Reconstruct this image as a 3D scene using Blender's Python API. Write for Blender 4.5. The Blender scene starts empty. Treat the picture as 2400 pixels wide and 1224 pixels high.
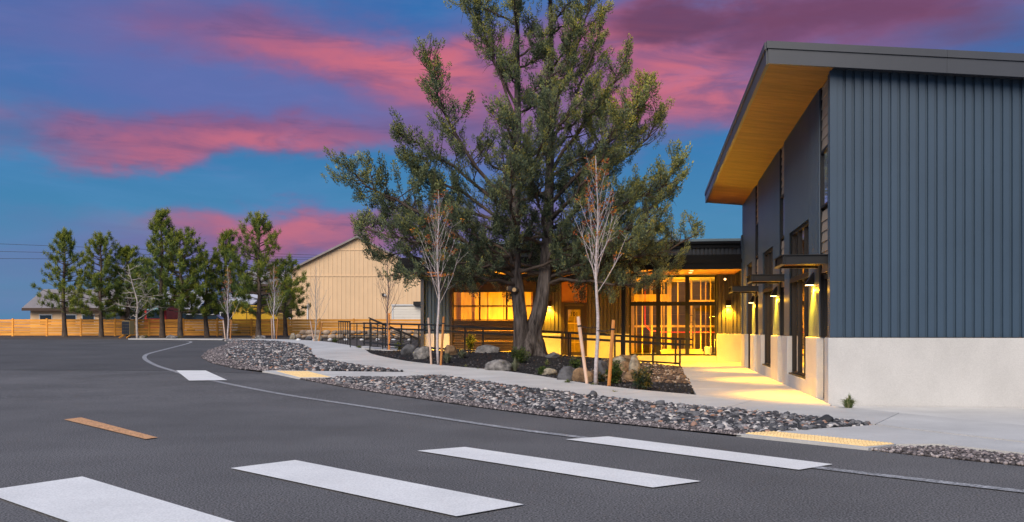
import bpy, bmesh, math, random
import numpy as np
from mathutils import Vector, Matrix, noise

# ------------------------------------------------------------------ camera, sky, sun, exposure
scene = bpy.context.scene
COL = scene.collection
F, CX, HY, CZ = 2300.0, 1200.0, 775.0, 1.3          # focal length, centre and eye-level row in photo pixels; eye height
EXPO = 1.0
K = 0.5 ** EXPO
cam_d = bpy.data.cameras.new('camera')
cam_d.sensor_width = 36.0
cam_d.lens = 36.0 * F / 2400.0
cam_d.shift_y = (HY - 612.0) / 2400.0
cam_d.clip_start = 0.1
cam_d.clip_end = 3000.0
cam = bpy.data.objects.new('camera', cam_d)
COL.objects.link(cam)
cam.location = (0, 0, CZ)
cam.rotation_euler = (math.radians(90), 0, 0)
scene.camera = cam
scene.view_settings.view_transform = 'Standard'
scene.view_settings.look = 'None'
scene.view_settings.gamma = 1.0
scene.view_settings.use_curve_mapping = False
scene.view_settings.exposure = EXPO
scene.render.engine = 'CYCLES'
scene.cycles.use_denoising = True
scene.cycles.max_bounces = 8
scene.cycles.transparent_max_bounces = 12
scene.cycles.sample_clamp_indirect = 6.0

SUN_EL, SUN_AZ = math.radians(38), math.radians(205)   # azimuth clockwise from +Y: behind the viewer, a little to the left
sd = Vector((math.sin(SUN_AZ) * math.cos(SUN_EL), math.cos(SUN_AZ) * math.cos(SUN_EL), math.sin(SUN_EL)))
sun_d = bpy.data.lights.new('sun', 'SUN')
sun_d.energy = 2.05
sun_d.angle = math.radians(50)
sun_d.color = (1.0, 0.88, 0.73)
sun = bpy.data.objects.new('sun', sun_d)
COL.objects.link(sun)
sun.rotation_euler = (-sd).to_track_quat('-Z', 'Y').to_euler()
sun.location = (-10, -20, 30)

def srgb(r, g, b):
    f = lambda c: (c / 255 / 12.92) if c <= 10 else ((c / 255 + 0.055) / 1.055) ** 2.4
    return (f(r), f(g), f(b), 1.0)

world = bpy.data.worlds.new('World')
scene.world = world
world.use_nodes = True

def build_world():
    nt = world.node_tree
    N, L = nt.nodes, nt.links
    N.clear()
    out = N.new('ShaderNodeOutputWorld')
    bg = N.new('ShaderNodeBackground')
    L.new(bg.outputs[0], out.inputs[0])
    tc = N.new('ShaderNodeTexCoord')
    sep = N.new('ShaderNodeSeparateXYZ')
    L.new(tc.outputs['Generated'], sep.inputs[0])
    def m(op, a, b=None, c=None, clamp=False):
        n = N.new('ShaderNodeMath'); n.operation = op; n.use_clamp = clamp
        for i, v in enumerate((a, b, c)):
            if v is None: continue
            if isinstance(v, (int, float)): n.inputs[i].default_value = v
            else: L.new(v, n.inputs[i])
        return n.outputs[0]
    x, y, z = sep.outputs
    hyp = m('SQRT', m('ADD', m('ADD', m('MULTIPLY', x, x), m('MULTIPLY', y, y)), 0.01))
    e = m('DIVIDE', z, hyp)
    az = m('ARCTAN2', x, y)
    def nz(scale, sx, sy, sz, detail, rough=0.55, off=0.0, dist=0.0):
        mp = N.new('ShaderNodeMapping'); mp.inputs['Scale'].default_value = (sx, sy, sz); mp.inputs['Location'].default_value = (off, off * 0.7, off * 1.3)
        L.new(tc.outputs['Generated'], mp.inputs[0])
        t = N.new('ShaderNodeTexNoise'); t.inputs['Scale'].default_value = scale; t.inputs['Detail'].default_value = detail
        t.inputs['Roughness'].default_value = rough; t.inputs['Distortion'].default_value = dist
        L.new(mp.outputs[0], t.inputs['Vector'])
        return t.outputs['Fac']
    # cloud edges wander with low-frequency noise
    w1 = nz(5.0, 1, 1, 2.2, 5, 0.6, 3.1)
    w2 = nz(6.0, 1, 1, 2.2, 5, 0.6, 9.7)
    azw = m('ADD', az, m('MULTIPLY', m('SUBTRACT', w1, 0.5), 0.28))
    ew = m('ADD', e, m('MULTIPLY', m('SUBTRACT', w2, 0.5), 0.10))
    def blob(px, py, ax, ay, amp):
        a0 = math.atan((px - CX) / F); e0 = (HY - py) / F * math.cos(a0)
        da = m('DIVIDE', m('SUBTRACT', azw, a0), ax / F)
        de = m('DIVIDE', m('SUBTRACT', ew, e0), ay / F)
        q = m('ADD', m('MULTIPLY', da, da), m('MULTIPLY', de, de))
        return m('MULTIPLY', m('POWER', 2.71828, m('MULTIPLY', q, -1.0)), amp)
    def total(bl):
        s = blob(*bl[0])
        for b in bl[1:]: s = m('ADD', s, blob(*b))
        return s
    def ss(v, lo, hi):
        n = N.new('ShaderNodeMapRange'); n.interpolation_type = 'SMOOTHSTEP'
        n.inputs['From Min'].default_value = lo; n.inputs['From Max'].default_value = hi
        L.new(v, n.inputs['Value'])
        return n.outputs['Result']
    def mix(f, a, b):
        n = N.new('ShaderNodeMix'); n.data_type = 'RGBA'
        if isinstance(f, (int, float)): n.inputs[0].default_value = f
        else: L.new(f, n.inputs[0])
        for i, v in ((6, a), (7, b)):
            if isinstance(v, tuple): n.inputs[i].default_value = v
            else: L.new(v, n.inputs[i])
        return n.outputs[2]
    cl = nz(2.6, 1, 1, 3.4, 4, 0.5, 0.0, 0.2)
    cf = nz(4.2, 1, 1, 4.4, 8, 0.58, 5.0, 0.5)
    # clear sky: azure, paler at the horizon
    sky = mix(ss(e, 0.02, 0.30), srgb(74, 148, 192), srgb(26, 116, 190))
    sky = mix(m('MULTIPLY', ss(cf, 0.40, 0.75), 0.40), sky, srgb(96, 156, 214))
    # thin periwinkle veil
    veil = m('ADD', m('MULTIPLY', m('SUBTRACT', cl, 0.5), 1.0), total([(420, 110, 430, 170, 0.7), (760, 270, 380, 80, 0.85), (1450, 180, 500, 170, 0.8), (620, 600, 520, 80, 0.75), (1150, 250, 320, 180, .7), (1200, 520, 420, 120, .7), (930, 405, 190, 50, -0.7), (640, 425, 420, 40, -0.45), (1700, 430, 260, 110, -0.9), (310, 520, 120, 60, -0.5)]))
    sky = mix(ss(veil, -0.1, 0.9), sky, srgb(100, 118, 188))
    # mauve body of the clouds
    body = m('ADD', m('MULTIPLY', m('SUBTRACT', cl, 0.5), 1.0), total([(860, 140, 320, 75, 0.85), (1080, 210, 230, 110, 0.75), (380, 330, 360, 62, 0.95), (760, 345, 270, 45, 0.65), (700, 540, 340, 60, 0.95), (1640, 190, 330, 150, 1.0), (1850, 40, 440, 70, 1.0), (1500, 40, 160, 60, 0.7), (560, 40, 240, 60, 0.45), (1250, 520, 300, 80, .45), (930, 410, 230, 50, -0.7), (420, 440, 420, 45, -0.6), (1690, 450, 260, 110, -1.2), (500, 215, 260, 45, -0.35)]))
    sky = mix(m('MULTIPLY', ss(body, -0.15, 1.05), 0.95), sky, srgb(142, 92, 144))
    # lit pink undersides
    pink = m('ADD', m('ADD', m('MULTIPLY', m('SUBTRACT', cf, 0.5), 1.3), m('MULTIPLY', m('SUBTRACT', cl, 0.5), 0.6)), total([(900, 135, 260, 62, 0.95), (1070, 200, 160, 80, 0.65), (340, 350, 220, 44, 0.6), (620, 362, 170, 34, 0.45), (760, 530, 200, 42, 0.55), (520, 520, 140, 34, 0.3), (1620, 180, 200, 120, 1.05), (1480, 60, 130, 50, 0.45), (1850, 30, 300, 60, -0.1), (700, 425, 600, 30, -0.5), (1690, 450, 260, 110, -1.0)]))
    sky = mix(m('MULTIPLY', m('MULTIPLY', ss(pink, -0.2, 1.25), ss(body, -0.1, 1.0)), 0.95), sky, srgb(232, 118, 136))
    # mottled darker wisps running through the cloud
    cm = nz(7.0, 1, 1, 6.0, 9, 0.62, 12.0, 0.8)
    sky = mix(m('MULTIPLY', m('MULTIPLY', ss(cm, 0.46, 0.70), ss(body, 0.0, 0.8)), 0.55), sky, srgb(96, 84, 140))
    sky = mix(m('MULTIPLY', ss(nz(9.0, 1, 1, 5.0, 9, 0.6, 20.0, 0.6), 0.5, 0.75), 0.22), sky, srgb(120, 130, 200))
    # heavy dark-red cloud high on the right
    dark = m('ADD', m('MULTIPLY', m('SUBTRACT', cf, 0.5), 0.9), total([(1570, 20, 130, 55, 0.7), (1900, 30, 360, 55, 0.65), (2250, 100, 250, 80, 0.5)]))
    sky = mix(m('MULTIPLY', ss(dark, 0.1, 0.85), 0.8), sky, srgb(112, 58, 92))
    # the physical sky takes part in the clear blue and in the overall light
    nish = N.new('ShaderNodeTexSky'); nish.sky_type = 'NISHITA'; nish.sun_disc = False
    nish.sun_elevation = SUN_EL; nish.sun_rotation = SUN_AZ
    BG = 0.1
    paint = N.new('ShaderNodeMix'); paint.data_type = 'RGBA'; paint.blend_type = 'MULTIPLY'; paint.inputs[0].default_value = 1.0
    L.new(sky, paint.inputs[6]); g = K / BG * 0.80; paint.inputs[7].default_value = (g, g, g, 1)
    fin = mix(0.03, paint.outputs[2], nish.outputs[0])
    L.new(fin, bg.inputs['Color'])
    bg.inputs['Strength'].default_value = BG
build_world()

# ------------------------------------------------------------------ materials
MATS = {}
def new_mat(name):
    m = bpy.data.materials.new(name); m.use_nodes = True
    nt = m.node_tree
    b = nt.nodes['Principled BSDF']
    MATS[name] = m
    return m, nt, nt.nodes, nt.links, b

def ramp(N, stops, interp='LINEAR'):
    r = N.new('ShaderNodeValToRGB'); r.color_ramp.interpolation = interp
    el = r.color_ramp.elements
    while len(el) < len(stops): el.new(0.5)
    for e_, (p, c) in zip(el, stops):
        e_.position = p; e_.color = c if len(c) == 4 else (*c, 1)
    return r

def surf(name, base, rough=0.6, var=0.15, scale=3.0, stretch=(1, 1, 1), bump=0.0, bscale=40.0, bstretch=None, spec=0.4, metal=0.0, tint=None, grain=0.0, gscale=300.0, coords='pos', objvar=0.0):
    """Surface with low-frequency blotches (var), fine grain and bump."""
    m, nt, N, L, b = new_mat(name)
    if coords == 'pos':
        g = N.new('ShaderNodeNewGeometry'); src = g.outputs['Position']
    else:
        g = N.new('ShaderNodeTexCoord'); src = g.outputs['Object']
    def noise_(sc, st, detail=6):
        mp = N.new('ShaderNodeMapping'); mp.inputs['Scale'].default_value = st; L.new(src, mp.inputs[0])
        t = N.new('ShaderNodeTexNoise'); t.inputs['Scale'].default_value = sc; t.inputs['Detail'].default_value = detail
        t.inputs['Roughness'].default_value = 0.6
        L.new(mp.outputs[0], t.inputs['Vector']); return t.outputs['Fac']
    lo = tuple(max(0, c * (1 - var)) for c in base); hi = tuple(min(1, c * (1 + var)) for c in (tint or base))
    r = ramp(N, [(0.3, lo), (0.7, hi)]); L.new(noise_(scale, stretch), r.inputs[0])
    colr = r.outputs[0]
    if grain:
        gr = ramp(N, [(0.35, (1 - grain,) * 3), (0.65, (1 + grain,) * 3)]); L.new(noise_(gscale, (1, 1, 1), 2), gr.inputs[0])
        mx = N.new('ShaderNodeMix'); mx.data_type = 'RGBA'; mx.blend_type = 'MULTIPLY'; mx.inputs[0].default_value = 1
        L.new(colr, mx.inputs[6]); L.new(gr.outputs[0], mx.inputs[7]); colr = mx.outputs[2]
    if objvar:
        oi = N.new('ShaderNodeObjectInfo')
        rr = ramp(N, [(0, (1 - objvar,) * 3), (1, (1 + objvar,) * 3)]); L.new(oi.outputs['Random'], rr.inputs[0])
        mx = N.new('ShaderNodeMix'); mx.data_type = 'RGBA'; mx.blend_type = 'MULTIPLY'; mx.inputs[0].default_value = 1
        L.new(colr, mx.inputs[6]); L.new(rr.outputs[0], mx.inputs[7]); colr = mx.outputs[2]
    L.new(colr, b.inputs['Base Color'])
    b.inputs['Roughness'].default_value = rough
    b.inputs['Specular IOR Level'].default_value = spec
    b.inputs['Metallic'].default_value = metal
    if bump:
        bn = N.new('ShaderNodeBump'); bn.inputs['Strength'].default_value = bump; bn.inputs['Distance'].default_value = 0.02
        L.new(noise_(bscale, bstretch or (1, 1, 1)), bn.inputs['Height']); L.new(bn.outputs[0], b.inputs['Normal'])
    return m

def attr_mat(name, stops, rough=0.8, spec=0.2, attr=True, interp='LINEAR', translucent=0.0, bump=0.0, bscale=60):
    """Colour by a per-piece tone number (mesh attribute 'rnd' or the object's own)."""
    m, nt, N, L, b = new_mat(name)
    if attr:
        a = N.new('ShaderNodeAttribute'); a.attribute_name = 'tone'; o = a.outputs['Fac']
    else:
        a = N.new('ShaderNodeObjectInfo'); o = a.outputs['Random']
    r = ramp(N, stops, interp); L.new(o, r.inputs[0])
    L.new(r.outputs[0], b.inputs['Base Color'])
    b.inputs['Roughness'].default_value = rough; b.inputs['Specular IOR Level'].default_value = spec
    if bump:
        g = N.new('ShaderNodeNewGeometry'); t = N.new('ShaderNodeTexNoise'); t.inputs['Scale'].default_value = bscale; L.new(g.outputs['Position'], t.inputs['Vector'])
        bn = N.new('ShaderNodeBump'); bn.inputs['Strength'].default_value = bump; bn.inputs['Distance'].default_value = 0.02
        L.new(t.outputs['Fac'], bn.inputs['Height']); L.new(bn.outputs[0], b.inputs['Normal'])
    if translucent:
        tr = N.new('ShaderNodeBsdfTranslucent'); L.new(r.outputs[0], tr.inputs[0])
        ms = N.new('ShaderNodeMixShader'); ms.inputs[0].default_value = translucent
        L.new(b.outputs[0], ms.inputs[1]); L.new(tr.outputs[0], ms.inputs[2])
        L.new(ms.outputs[0], N['Material Output'].inputs[0])
    return m

def glass_mat(name, tint=(0.9, 0.92, 0.92), rough=0.0, f0=0.06):
    m, nt, N, L, b = new_mat(name)
    N.remove(b)
    tr = N.new('ShaderNodeBsdfTransparent'); tr.inputs[0].default_value = (*tint, 1)
    gl = N.new('ShaderNodeBsdfGlossy'); gl.inputs['Roughness'].default_value = rough; gl.inputs[0].default_value = (0.95, 0.96, 1, 1)
    fr = N.new('ShaderNodeLayerWeight'); fr.inputs['Blend'].default_value = 0.5
    pw = N.new('ShaderNodeMath'); pw.operation = 'POWER'; pw.inputs[1].default_value = 4.0; L.new(fr.outputs['Facing'], pw.inputs[0])
    g = N.new('ShaderNodeNewGeometry'); nzt = N.new('ShaderNodeTexNoise'); nzt.inputs['Scale'].default_value = 1.1; L.new(g.outputs['Position'], nzt.inputs['Vector'])
    bn = N.new('ShaderNodeBump'); bn.inputs['Strength'].default_value = 0.05; bn.inputs['Distance'].default_value = 0.05; L.new(nzt.outputs['Fac'], bn.inputs['Height']); L.new(bn.outputs[0], gl.inputs['Normal'])
    ad = N.new('ShaderNodeMath'); ad.operation = 'ADD'; ad.use_clamp = True; ad.operation = 'MULTIPLY_ADD'; ad.inputs[1].default_value = 1 - f0; ad.inputs[2].default_value = f0; L.new(pw.outputs[0], ad.inputs[0])
    ms = N.new('ShaderNodeMixShader'); L.new(ad.outputs[0], ms.inputs[0]); L.new(tr.outputs[0], ms.inputs[1]); L.new(gl.outputs[0], ms.inputs[2])
    L.new(ms.outputs[0], N['Material Output'].inputs[0])
    return m

def emit_mat(name, c, s):
    m, nt, N, L, b = new_mat(name)
    b.inputs['Base Color'].default_value = (*c, 1)
    b.inputs['Emission Color'].default_value = (*c, 1); b.inputs['Emission Strength'].default_value = s
    return m

surf('asphalt', (0.128, 0.124, 0.125), 0.9, 0.20, 0.35, bump=0.2, bscale=90, spec=0.2, grain=0.75, gscale=62)
surf('asphalt_new', (0.096, 0.093, 0.094), 0.9, 0.16, 0.35, bump=0.2, bscale=90, spec=0.2, grain=0.5, gscale=60)
surf('road_paint', (0.80, 0.79, 0.77), 0.7, 0.07, 1.5, bump=0.2, bscale=120, grain=0.11, gscale=60)
surf('worn_paint', (0.30, 0.30, 0.31), 0.8, 0.25, 5, bump=0.4, bscale=90, grain=0.6, gscale=45)
surf('orange_paint', (0.62, 0.33, 0.16), 0.8, 0.2, 8, bump=0.3, bscale=90, grain=0.4, gscale=50)
surf('sidewalk', (0.53, 0.52, 0.505), 0.85, 0.12, 0.9, bump=0.15, bscale=60, grain=0.08, gscale=90, objvar=0.06)
surf('concrete', (0.51, 0.50, 0.49), 0.8, 0.10, 1.1, stretch=(1, 1, 0.7), bump=0.25, bscale=14, grain=0.06, gscale=60, objvar=0.04)
surf('walk_concrete', (0.50, 0.48, 0.46), 0.7, 0.12, 0.8, bump=0.12, bscale=50, grain=0.06, gscale=90, objvar=0.05)
surf('yellow_pad', (0.86, 0.62, 0.30), 0.75, 0.12, 4, bump=0.2, bscale=80, grain=0.1, gscale=60)
surf('soil', (0.075, 0.06, 0.05), 0.95, 0.3, 0.7, bump=0.8, bscale=20, grain=0.3, gscale=60)
surf('lava_gravel', (0.022, 0.021, 0.023), 0.9, 0.4, 2.5, bump=1.0, bscale=55, grain=0.6, gscale=40, spec=0.2)
surf('gravel', (0.13, 0.115, 0.12), 0.9, 0.3, 2.5, bump=1.0, bscale=70, grain=0.6, gscale=55)
surf('field', (0.10, 0.09, 0.06), 0.95, 0.3, 0.05, bump=0.5, bscale=3)
surf('blue_siding', (0.040, 0.070, 0.110), 0.42, 0.08, 0.6, bump=0.05, bscale=6, spec=0.5, objvar=0.03)
surf('fascia_grey', (0.050, 0.055, 0.068), 0.4, 0.10, 0.7, bump=0.04, bscale=5, spec=0.5)
surf('bronze_siding', (0.075, 0.068, 0.060), 0.45, 0.08, 0.6, spec=0.45, objvar=0.03)
surf('dark_metal', (0.010, 0.010, 0.012), 0.5, 0.15, 3, spec=0.35)
surf('black_fascia', (0.008, 0.0085, 0.011), 0.65, 0.15, 1.0, spec=0.2)
surf('flashing', (0.20, 0.26, 0.30), 0.35, 0.1, 1, metal=0.3)
surf('beige_lap', (0.36, 0.28, 0.21), 0.7, 0.12, 1.5, bump=0.15, bscale=20, bstretch=(1, 1, 8), objvar=0.08)
surf('eave_wood', (0.25, 0.105, 0.018), 0.55, 0.3, 1.6, stretch=(1, 6, 1), bump=0.15, bscale=20, bstretch=(1, 8, 1), objvar=0.14)
surf('soffit_wood', (0.37, 0.155, 0.026), 0.55, 0.25, 1.6, stretch=(1, 6, 1), bump=0.15, bscale=20, bstretch=(1, 8, 1), objvar=0.12)
surf('brown_door', (0.034, 0.021, 0.013), 0.5, 0.1, 1, spec=0.4)
surf('cedar', (0.95, 0.37, 0.06), 0.7, 0.25, 2.2, stretch=(0.5, 1, 6), bump=0.2, bscale=30, bstretch=(0.4, 1, 6), objvar=0.22)
surf('rust_stake', (0.50, 0.21, 0.06), 0.75, 0.25, 12, stretch=(1, 1, 0.15), bump=0.2, bscale=60, bstretch=(1, 1, .1), objvar=0.2)
surf('stake_wood', (0.60, 0.42, 0.32), 0.75, 0.25, 12, stretch=(1, 1, 0.15), bump=0.2, bscale=60, bstretch=(1, 1, .1), objvar=0.25)
surf('stud_wood', (0.62, 0.40, 0.17), 0.7, 0.25, 5, stretch=(1, 1, 0.2), objvar=0.25)
surf('sheathing', (0.30, 0.20, 0.06), 0.8, 0.35, 6, bump=0.2, bscale=50, objvar=0.1)
surf('tan_wall', (0.75, 0.53, 0.33), 0.8, 0.05, 0.6, bump=0.1, bscale=12, objvar=0.02)
surf('grey_roof', (0.26, 0.23, 0.225), 0.6, 0.12, 1)
surf('white_siding', (0.70, 0.66, 0.60), 0.7, 0.05, 1, objvar=0.03)
surf('pale_roof', (0.50, 0.50, 0.56), 0.7, 0.12, 0.6)
surf('brown_wall', (0.07, 0.045, 0.035), 0.8, 0.2, 1)
surf('red_paint', (0.45, 0.015, 0.015), 0.45, 0.1, 1)
surf('yellow_paint', (0.62, 0.36, 0.02), 0.5, 0.15, 1)
surf('white_paint', (0.62, 0.63, 0.65), 0.4, 0.06, 1)
surf('teal_cloth', (0.25, 0.42, 0.44), 0.8, 0.15, 2)
surf('tyre', (0.02, 0.02, 0.02), 0.85, 0.1, 5)
surf('car_glass', (0.02, 0.025, 0.03), 0.08, 0.1, 1, spec=0.8)
surf('mailbox_tan', (0.36, 0.27, 0.13), 0.55, 0.06, 2)
surf('mailbox_dark', (0.02, 0.022, 0.028), 0.45, 0.1, 2)
surf('chrome', (0.6, 0.6, 0.6), 0.25, 0.05, 3, metal=1.0)
surf('bark', (0.034, 0.029, 0.029), 0.95, 0.65, 11, stretch=(1, 1, 0.16), bump=1.0, bscale=22, bstretch=(1, 1, 0.12), spec=0.1, tint=(0.085, 0.072, 0.068))
surf('limb_bark', (0.085, 0.066, 0.056), 0.95, 0.4, 9, bump=0.6, bscale=40, spec=0.1)
surf('cut_wood', (0.55, 0.36, 0.17), 0.8, 0.2, 20)
surf('pine_bark', (0.10, 0.075, 0.062), 0.95, 0.45, 8, stretch=(1, 1, 0.4), bump=0.9, bscale=16, bstretch=(1, 1, .4), spec=0.1)
surf('pale_bark', (0.46, 0.41, 0.42), 0.8, 0.28, 9, stretch=(1, 1, 2.5), bump=0.3, bscale=50)
surf('grey_bark', (0.17, 0.13, 0.13), 0.85, 0.3, 9, bump=0.3, bscale=50)
surf('bare_bark', (0.40, 0.35, 0.31), 0.85, 0.3, 6, bump=0.3, bscale=50)
surf('rock_grey', (0.10, 0.098, 0.10), 0.9, 0.55, 6, bump=1.0, bscale=22, tint=(0.20, 0.19, 0.185))
surf('rock_dark', (0.062, 0.062, 0.070), 0.9, 0.45, 4, bump=1.0, bscale=16, tint=(0.10, 0.10, 0.11))
surf('rock_brown', (0.12, 0.072, 0.042), 0.9, 0.5, 6, bump=1.0, bscale=22, tint=(0.23, 0.145, 0.08))
surf('rock_light', (0.17, 0.15, 0.125), 0.9, 0.5, 6, bump=1.0, bscale=22, tint=(0.29, 0.25, 0.19))
surf('wall_stone', (0.26, 0.20, 0.15), 0.9, 0.4, 3, bump=0.8, bscale=12, objvar=0.35)
surf('wire', (0.02, 0.02, 0.022), 0.6, 0.1, 1)
surf('tie_band', (0.015, 0.015, 0.018), 0.7, 0.1, 4)
surf('interior_dark', (0.10, 0.07, 0.045), 0.8, 0.3, 1)
surf('ceiling_white', (0.55, 0.5, 0.42), 0.8, 0.1, 1)
surf('red_pipe', (0.65, 0.03, 0.01), 0.4, 0.1, 1)
surf('black_ink', (0.008, 0.008, 0.008), 0.6, 0.1, 1)
def pits(name):
    nt = MATS[name].node_tree; N, L = nt.nodes, nt.links; b = N['Principled BSDF']
    src = b.inputs['Base Color'].links[0].from_socket
    g = N.new('ShaderNodeNewGeometry'); vo = N.new('ShaderNodeTexVoronoi'); vo.inputs['Scale'].default_value = 2.1; L.new(g.outputs['Position'], vo.inputs['Vector'])
    r = ramp(N, [(0.018, (0.25, 0.24, 0.22)), (0.036, (1, 1, 1))]); L.new(vo.outputs['Distance'], r.inputs[0])
    mx = N.new('ShaderNodeMix'); mx.data_type = 'RGBA'; mx.blend_type = 'MULTIPLY'; mx.inputs[0].default_value = 1
    L.new(src, mx.inputs[6]); L.new(r.outputs[0], mx.inputs[7]); L.new(mx.outputs[2], b.inputs['Base Color'])
pits('concrete')
glass_mat('glass', f0=0.045)
glass_mat('dark_glass', (0.45, 0.43, 0.42), 0.0, 0.10)
glass_mat('mirror_glass', (0.8, 0.82, 0.88), 0.0, 0.25)
emit_mat('lamp_lens', (1.0, 0.62, 0.20), 9.0)
emit_mat('downlight', (1.0, 0.62, 0.22), 2.2)
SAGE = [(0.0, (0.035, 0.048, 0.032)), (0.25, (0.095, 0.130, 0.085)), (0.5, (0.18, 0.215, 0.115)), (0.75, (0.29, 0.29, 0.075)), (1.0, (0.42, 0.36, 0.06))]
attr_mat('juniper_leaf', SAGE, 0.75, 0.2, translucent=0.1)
attr_mat('pine_needle', [(0.0, (0.05, 0.08, 0.03)), (0.35, (0.12, 0.18, 0.045)), (0.7, (0.27, 0.30, 0.04)), (1.0, (0.40, 0.36, 0.04))], 0.65, 0.25, translucent=0.2)
attr_mat('bud_leaf', [(0, (0.22, 0.06, 0.03)), (0.6, (0.40, 0.12, 0.03)), (1, (0.5, 0.25, 0.03))], 0.7, 0.2, translucent=0.2)
attr_mat('shrub_leaf', [(0, (0.022, 0.040, 0.012)), (0.6, (0.05, 0.09, 0.02)), (1, (0.12, 0.15, 0.03))], 0.6, 0.3, translucent=0.15)
attr_mat('dark_leaf', [(0, (0.012, 0.022, 0.010)), (0.7, (0.03, 0.05, 0.02)), (1, (0.16, 0.11, 0.02))], 0.4, 0.4, translucent=0.1)
attr_mat('tuft_blade', [(0, (0.09, 0.11, 0.07)), (0.5, (0.20, 0.23, 0.16)), (1, (0.34, 0.32, 0.20))], 0.8, 0.2, translucent=0.15)
attr_mat('green_blade', [(0, (0.07, 0.11, 0.03)), (0.6, (0.20, 0.25, 0.10)), (1, (0.42, 0.36, 0.20))], 0.8, 0.2, translucent=0.15)
STONES = [(0.0, (0.026, 0.027, 0.031)), (0.30, (0.050, 0.051, 0.058)), (0.50, (0.090, 0.091, 0.10)), (0.66, (0.16, 0.16, 0.17)), (0.78, (0.27, 0.26, 0.27)), (0.86, (0.46, 0.42, 0.41)), (0.93, (0.60, 0.57, 0.55)), (0.955, (0.36, 0.16, 0.08)), (0.98, (0.32, 0.22, 0.19)), (1.0, (0.09, 0.07, 0.07))]
attr_mat('bed_stone', STONES, 0.75, 0.3, bump=0.4, bscale=70)
attr_mat('loose_stone', STONES, 0.75, 0.3, attr=False, bump=0.4, bscale=70)
attr_mat('grit', [(0.0, (0.05, 0.045, 0.048)), (0.5, (0.13, 0.115, 0.12)), (0.8, (0.27, 0.23, 0.235)), (1.0, (0.48, 0.43, 0.42))], 0.85, 0.2)
attr_mat('lava_bit', [(0.0, (0.013, 0.013, 0.014)), (0.75, (0.034, 0.032, 0.035)), (0.95, (0.08, 0.075, 0.08)), (1.0, (0.2, 0.19, 0.19))], 0.9, 0.2)
attr_mat('brown_pebble', [(0.0, (0.05, 0.035, 0.028)), (0.5, (0.13, 0.085, 0.06)), (0.85, (0.28, 0.18, 0.11)), (1.0, (0.5, 0.42, 0.34))], 0.8, 0.2)

# ------------------------------------------------------------------ helpers
class MB:
    """Collects geometry for ONE mesh object."""
    def __init__(s): s.v = []; s.f = []; s.r = []
    def box(s, x0, x1, y0, y1, z0, z1):
        i = len(s.v)
        s.v += [(x0, y0, z0), (x1, y0, z0), (x1, y1, z0), (x0, y1, z0), (x0, y0, z1), (x1, y0, z1), (x1, y1, z1), (x0, y1, z1)]
        s.f += [(i, i + 3, i + 2, i + 1), (i + 4, i + 5, i + 6, i + 7), (i, i + 1, i + 5, i + 4), (i + 1, i + 2, i + 6, i + 5), (i + 2, i + 3, i + 7, i + 6), (i + 3, i, i + 4, i + 7)]
        return s
    def prism(s, poly, axis, a, b):
        """poly: 2D outline in the two other axes, extruded along axis from a to b."""
        i = len(s.v); n = len(poly)
        def p3(q, t):
            return {'x': (t, q[0], q[1]), 'y': (q[0], t, q[1]), 'z': (q[0], q[1], t)}[axis]
        s.v += [p3(q, a) for q in poly] + [p3(q, b) for q in poly]
        s.f += [tuple(range(i, i + n)), tuple(range(i + 2 * n - 1, i + n - 1, -1))]
        s.f += [(i + k, i + (k + 1) % n, i + n + (k + 1) % n, i + n + k) for k in range(n)]
        return s
    def tube(s, pts, rad, n=6, cap=True, ridge=None):
        pts = [Vector(p) for p in pts]
        if isinstance(rad, (int, float)): rad = [rad] * len(pts)
        i0 = len(s.v)
        up = Vector((0.13, 0.97, 0.2)).normalized()
        for k, p in enumerate(pts):
            d = (pts[min(k + 1, len(pts) - 1)] - pts[max(k - 1, 0)])
            d = d.normalized() if d.length > 1e-9 else Vector((0, 0, 1))
            a = d.cross(up)
            if a.length < 0.05: a = d.cross(Vector((1, 0, 0)))
            a.normalize(); b = d.cross(a)
            for q in range(n):
                t = 2 * math.pi * q / n
                r = rad[k] * (ridge(t, k) if ridge else 1)
                s.v.append(tuple(p + a * (math.cos(t) * r) + b * (math.sin(t) * r)))
        for k in range(len(pts) - 1):
            for q in range(n):
                a0 = i0 + k * n + q; a1 = i0 + k * n + (q + 1) % n
                s.f.append((a0, a1, a1 + n, a0 + n))
        if cap:
            s.f.append(tuple(range(i0, i0 + n))); e = i0 + (len(pts) - 1) * n
            s.f.append(tuple(range(e + n - 1, e - 1, -1)))
        return s
    def bar(s, a, b, w, h):
        """square bar from a to b, width w across, h high."""
        a = Vector(a); b = Vector(b); d = (b - a).normalized()
        sd_ = d.cross(Vector((0, 0, 1)))
        if sd_.length < 0.02: sd_ = Vector((1, 0, 0))
        sd_.normalize(); up = sd_.cross(d)
        i = len(s.v)
        for p in (a, b):
            for q in ((-1, -1), (1, -1), (1, 1), (-1, 1)):
                s.v.append(tuple(p + sd_ * (q[0] * w / 2) + up * (q[1] * h / 2)))
        s.f += [(i, i + 3, i + 2, i + 1), (i + 4, i + 5, i + 6, i + 7)] + [(i + k, i + (k + 1) % 4, i + 4 + (k + 1) % 4, i + 4 + k) for k in range(4)]
        return s
    def quad(s, *p):
        i = len(s.v); s.v += [tuple(q) for q in p]; s.f.append(tuple(range(i, i + len(p)))); return s
    def build(s, name, mat, parent=None, smooth=False, bevel=0.0, loc=None):
        me = bpy.data.meshes.new(name)
        me.from_pydata(s.v, [], s.f)
        bm = bmesh.new(); bm.from_mesh(me); bmesh.ops.recalc_face_normals(bm, faces=bm.faces)
        if bevel: bmesh.ops.bevel(bm, geom=[e for e in bm.edges], offset=bevel, segments=1, affect='EDGES', profile=0.5)
        bm.to_mesh(me); bm.free()
        if smooth: me.shade_smooth()
        return link(name, me, mat, parent, loc)

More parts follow.
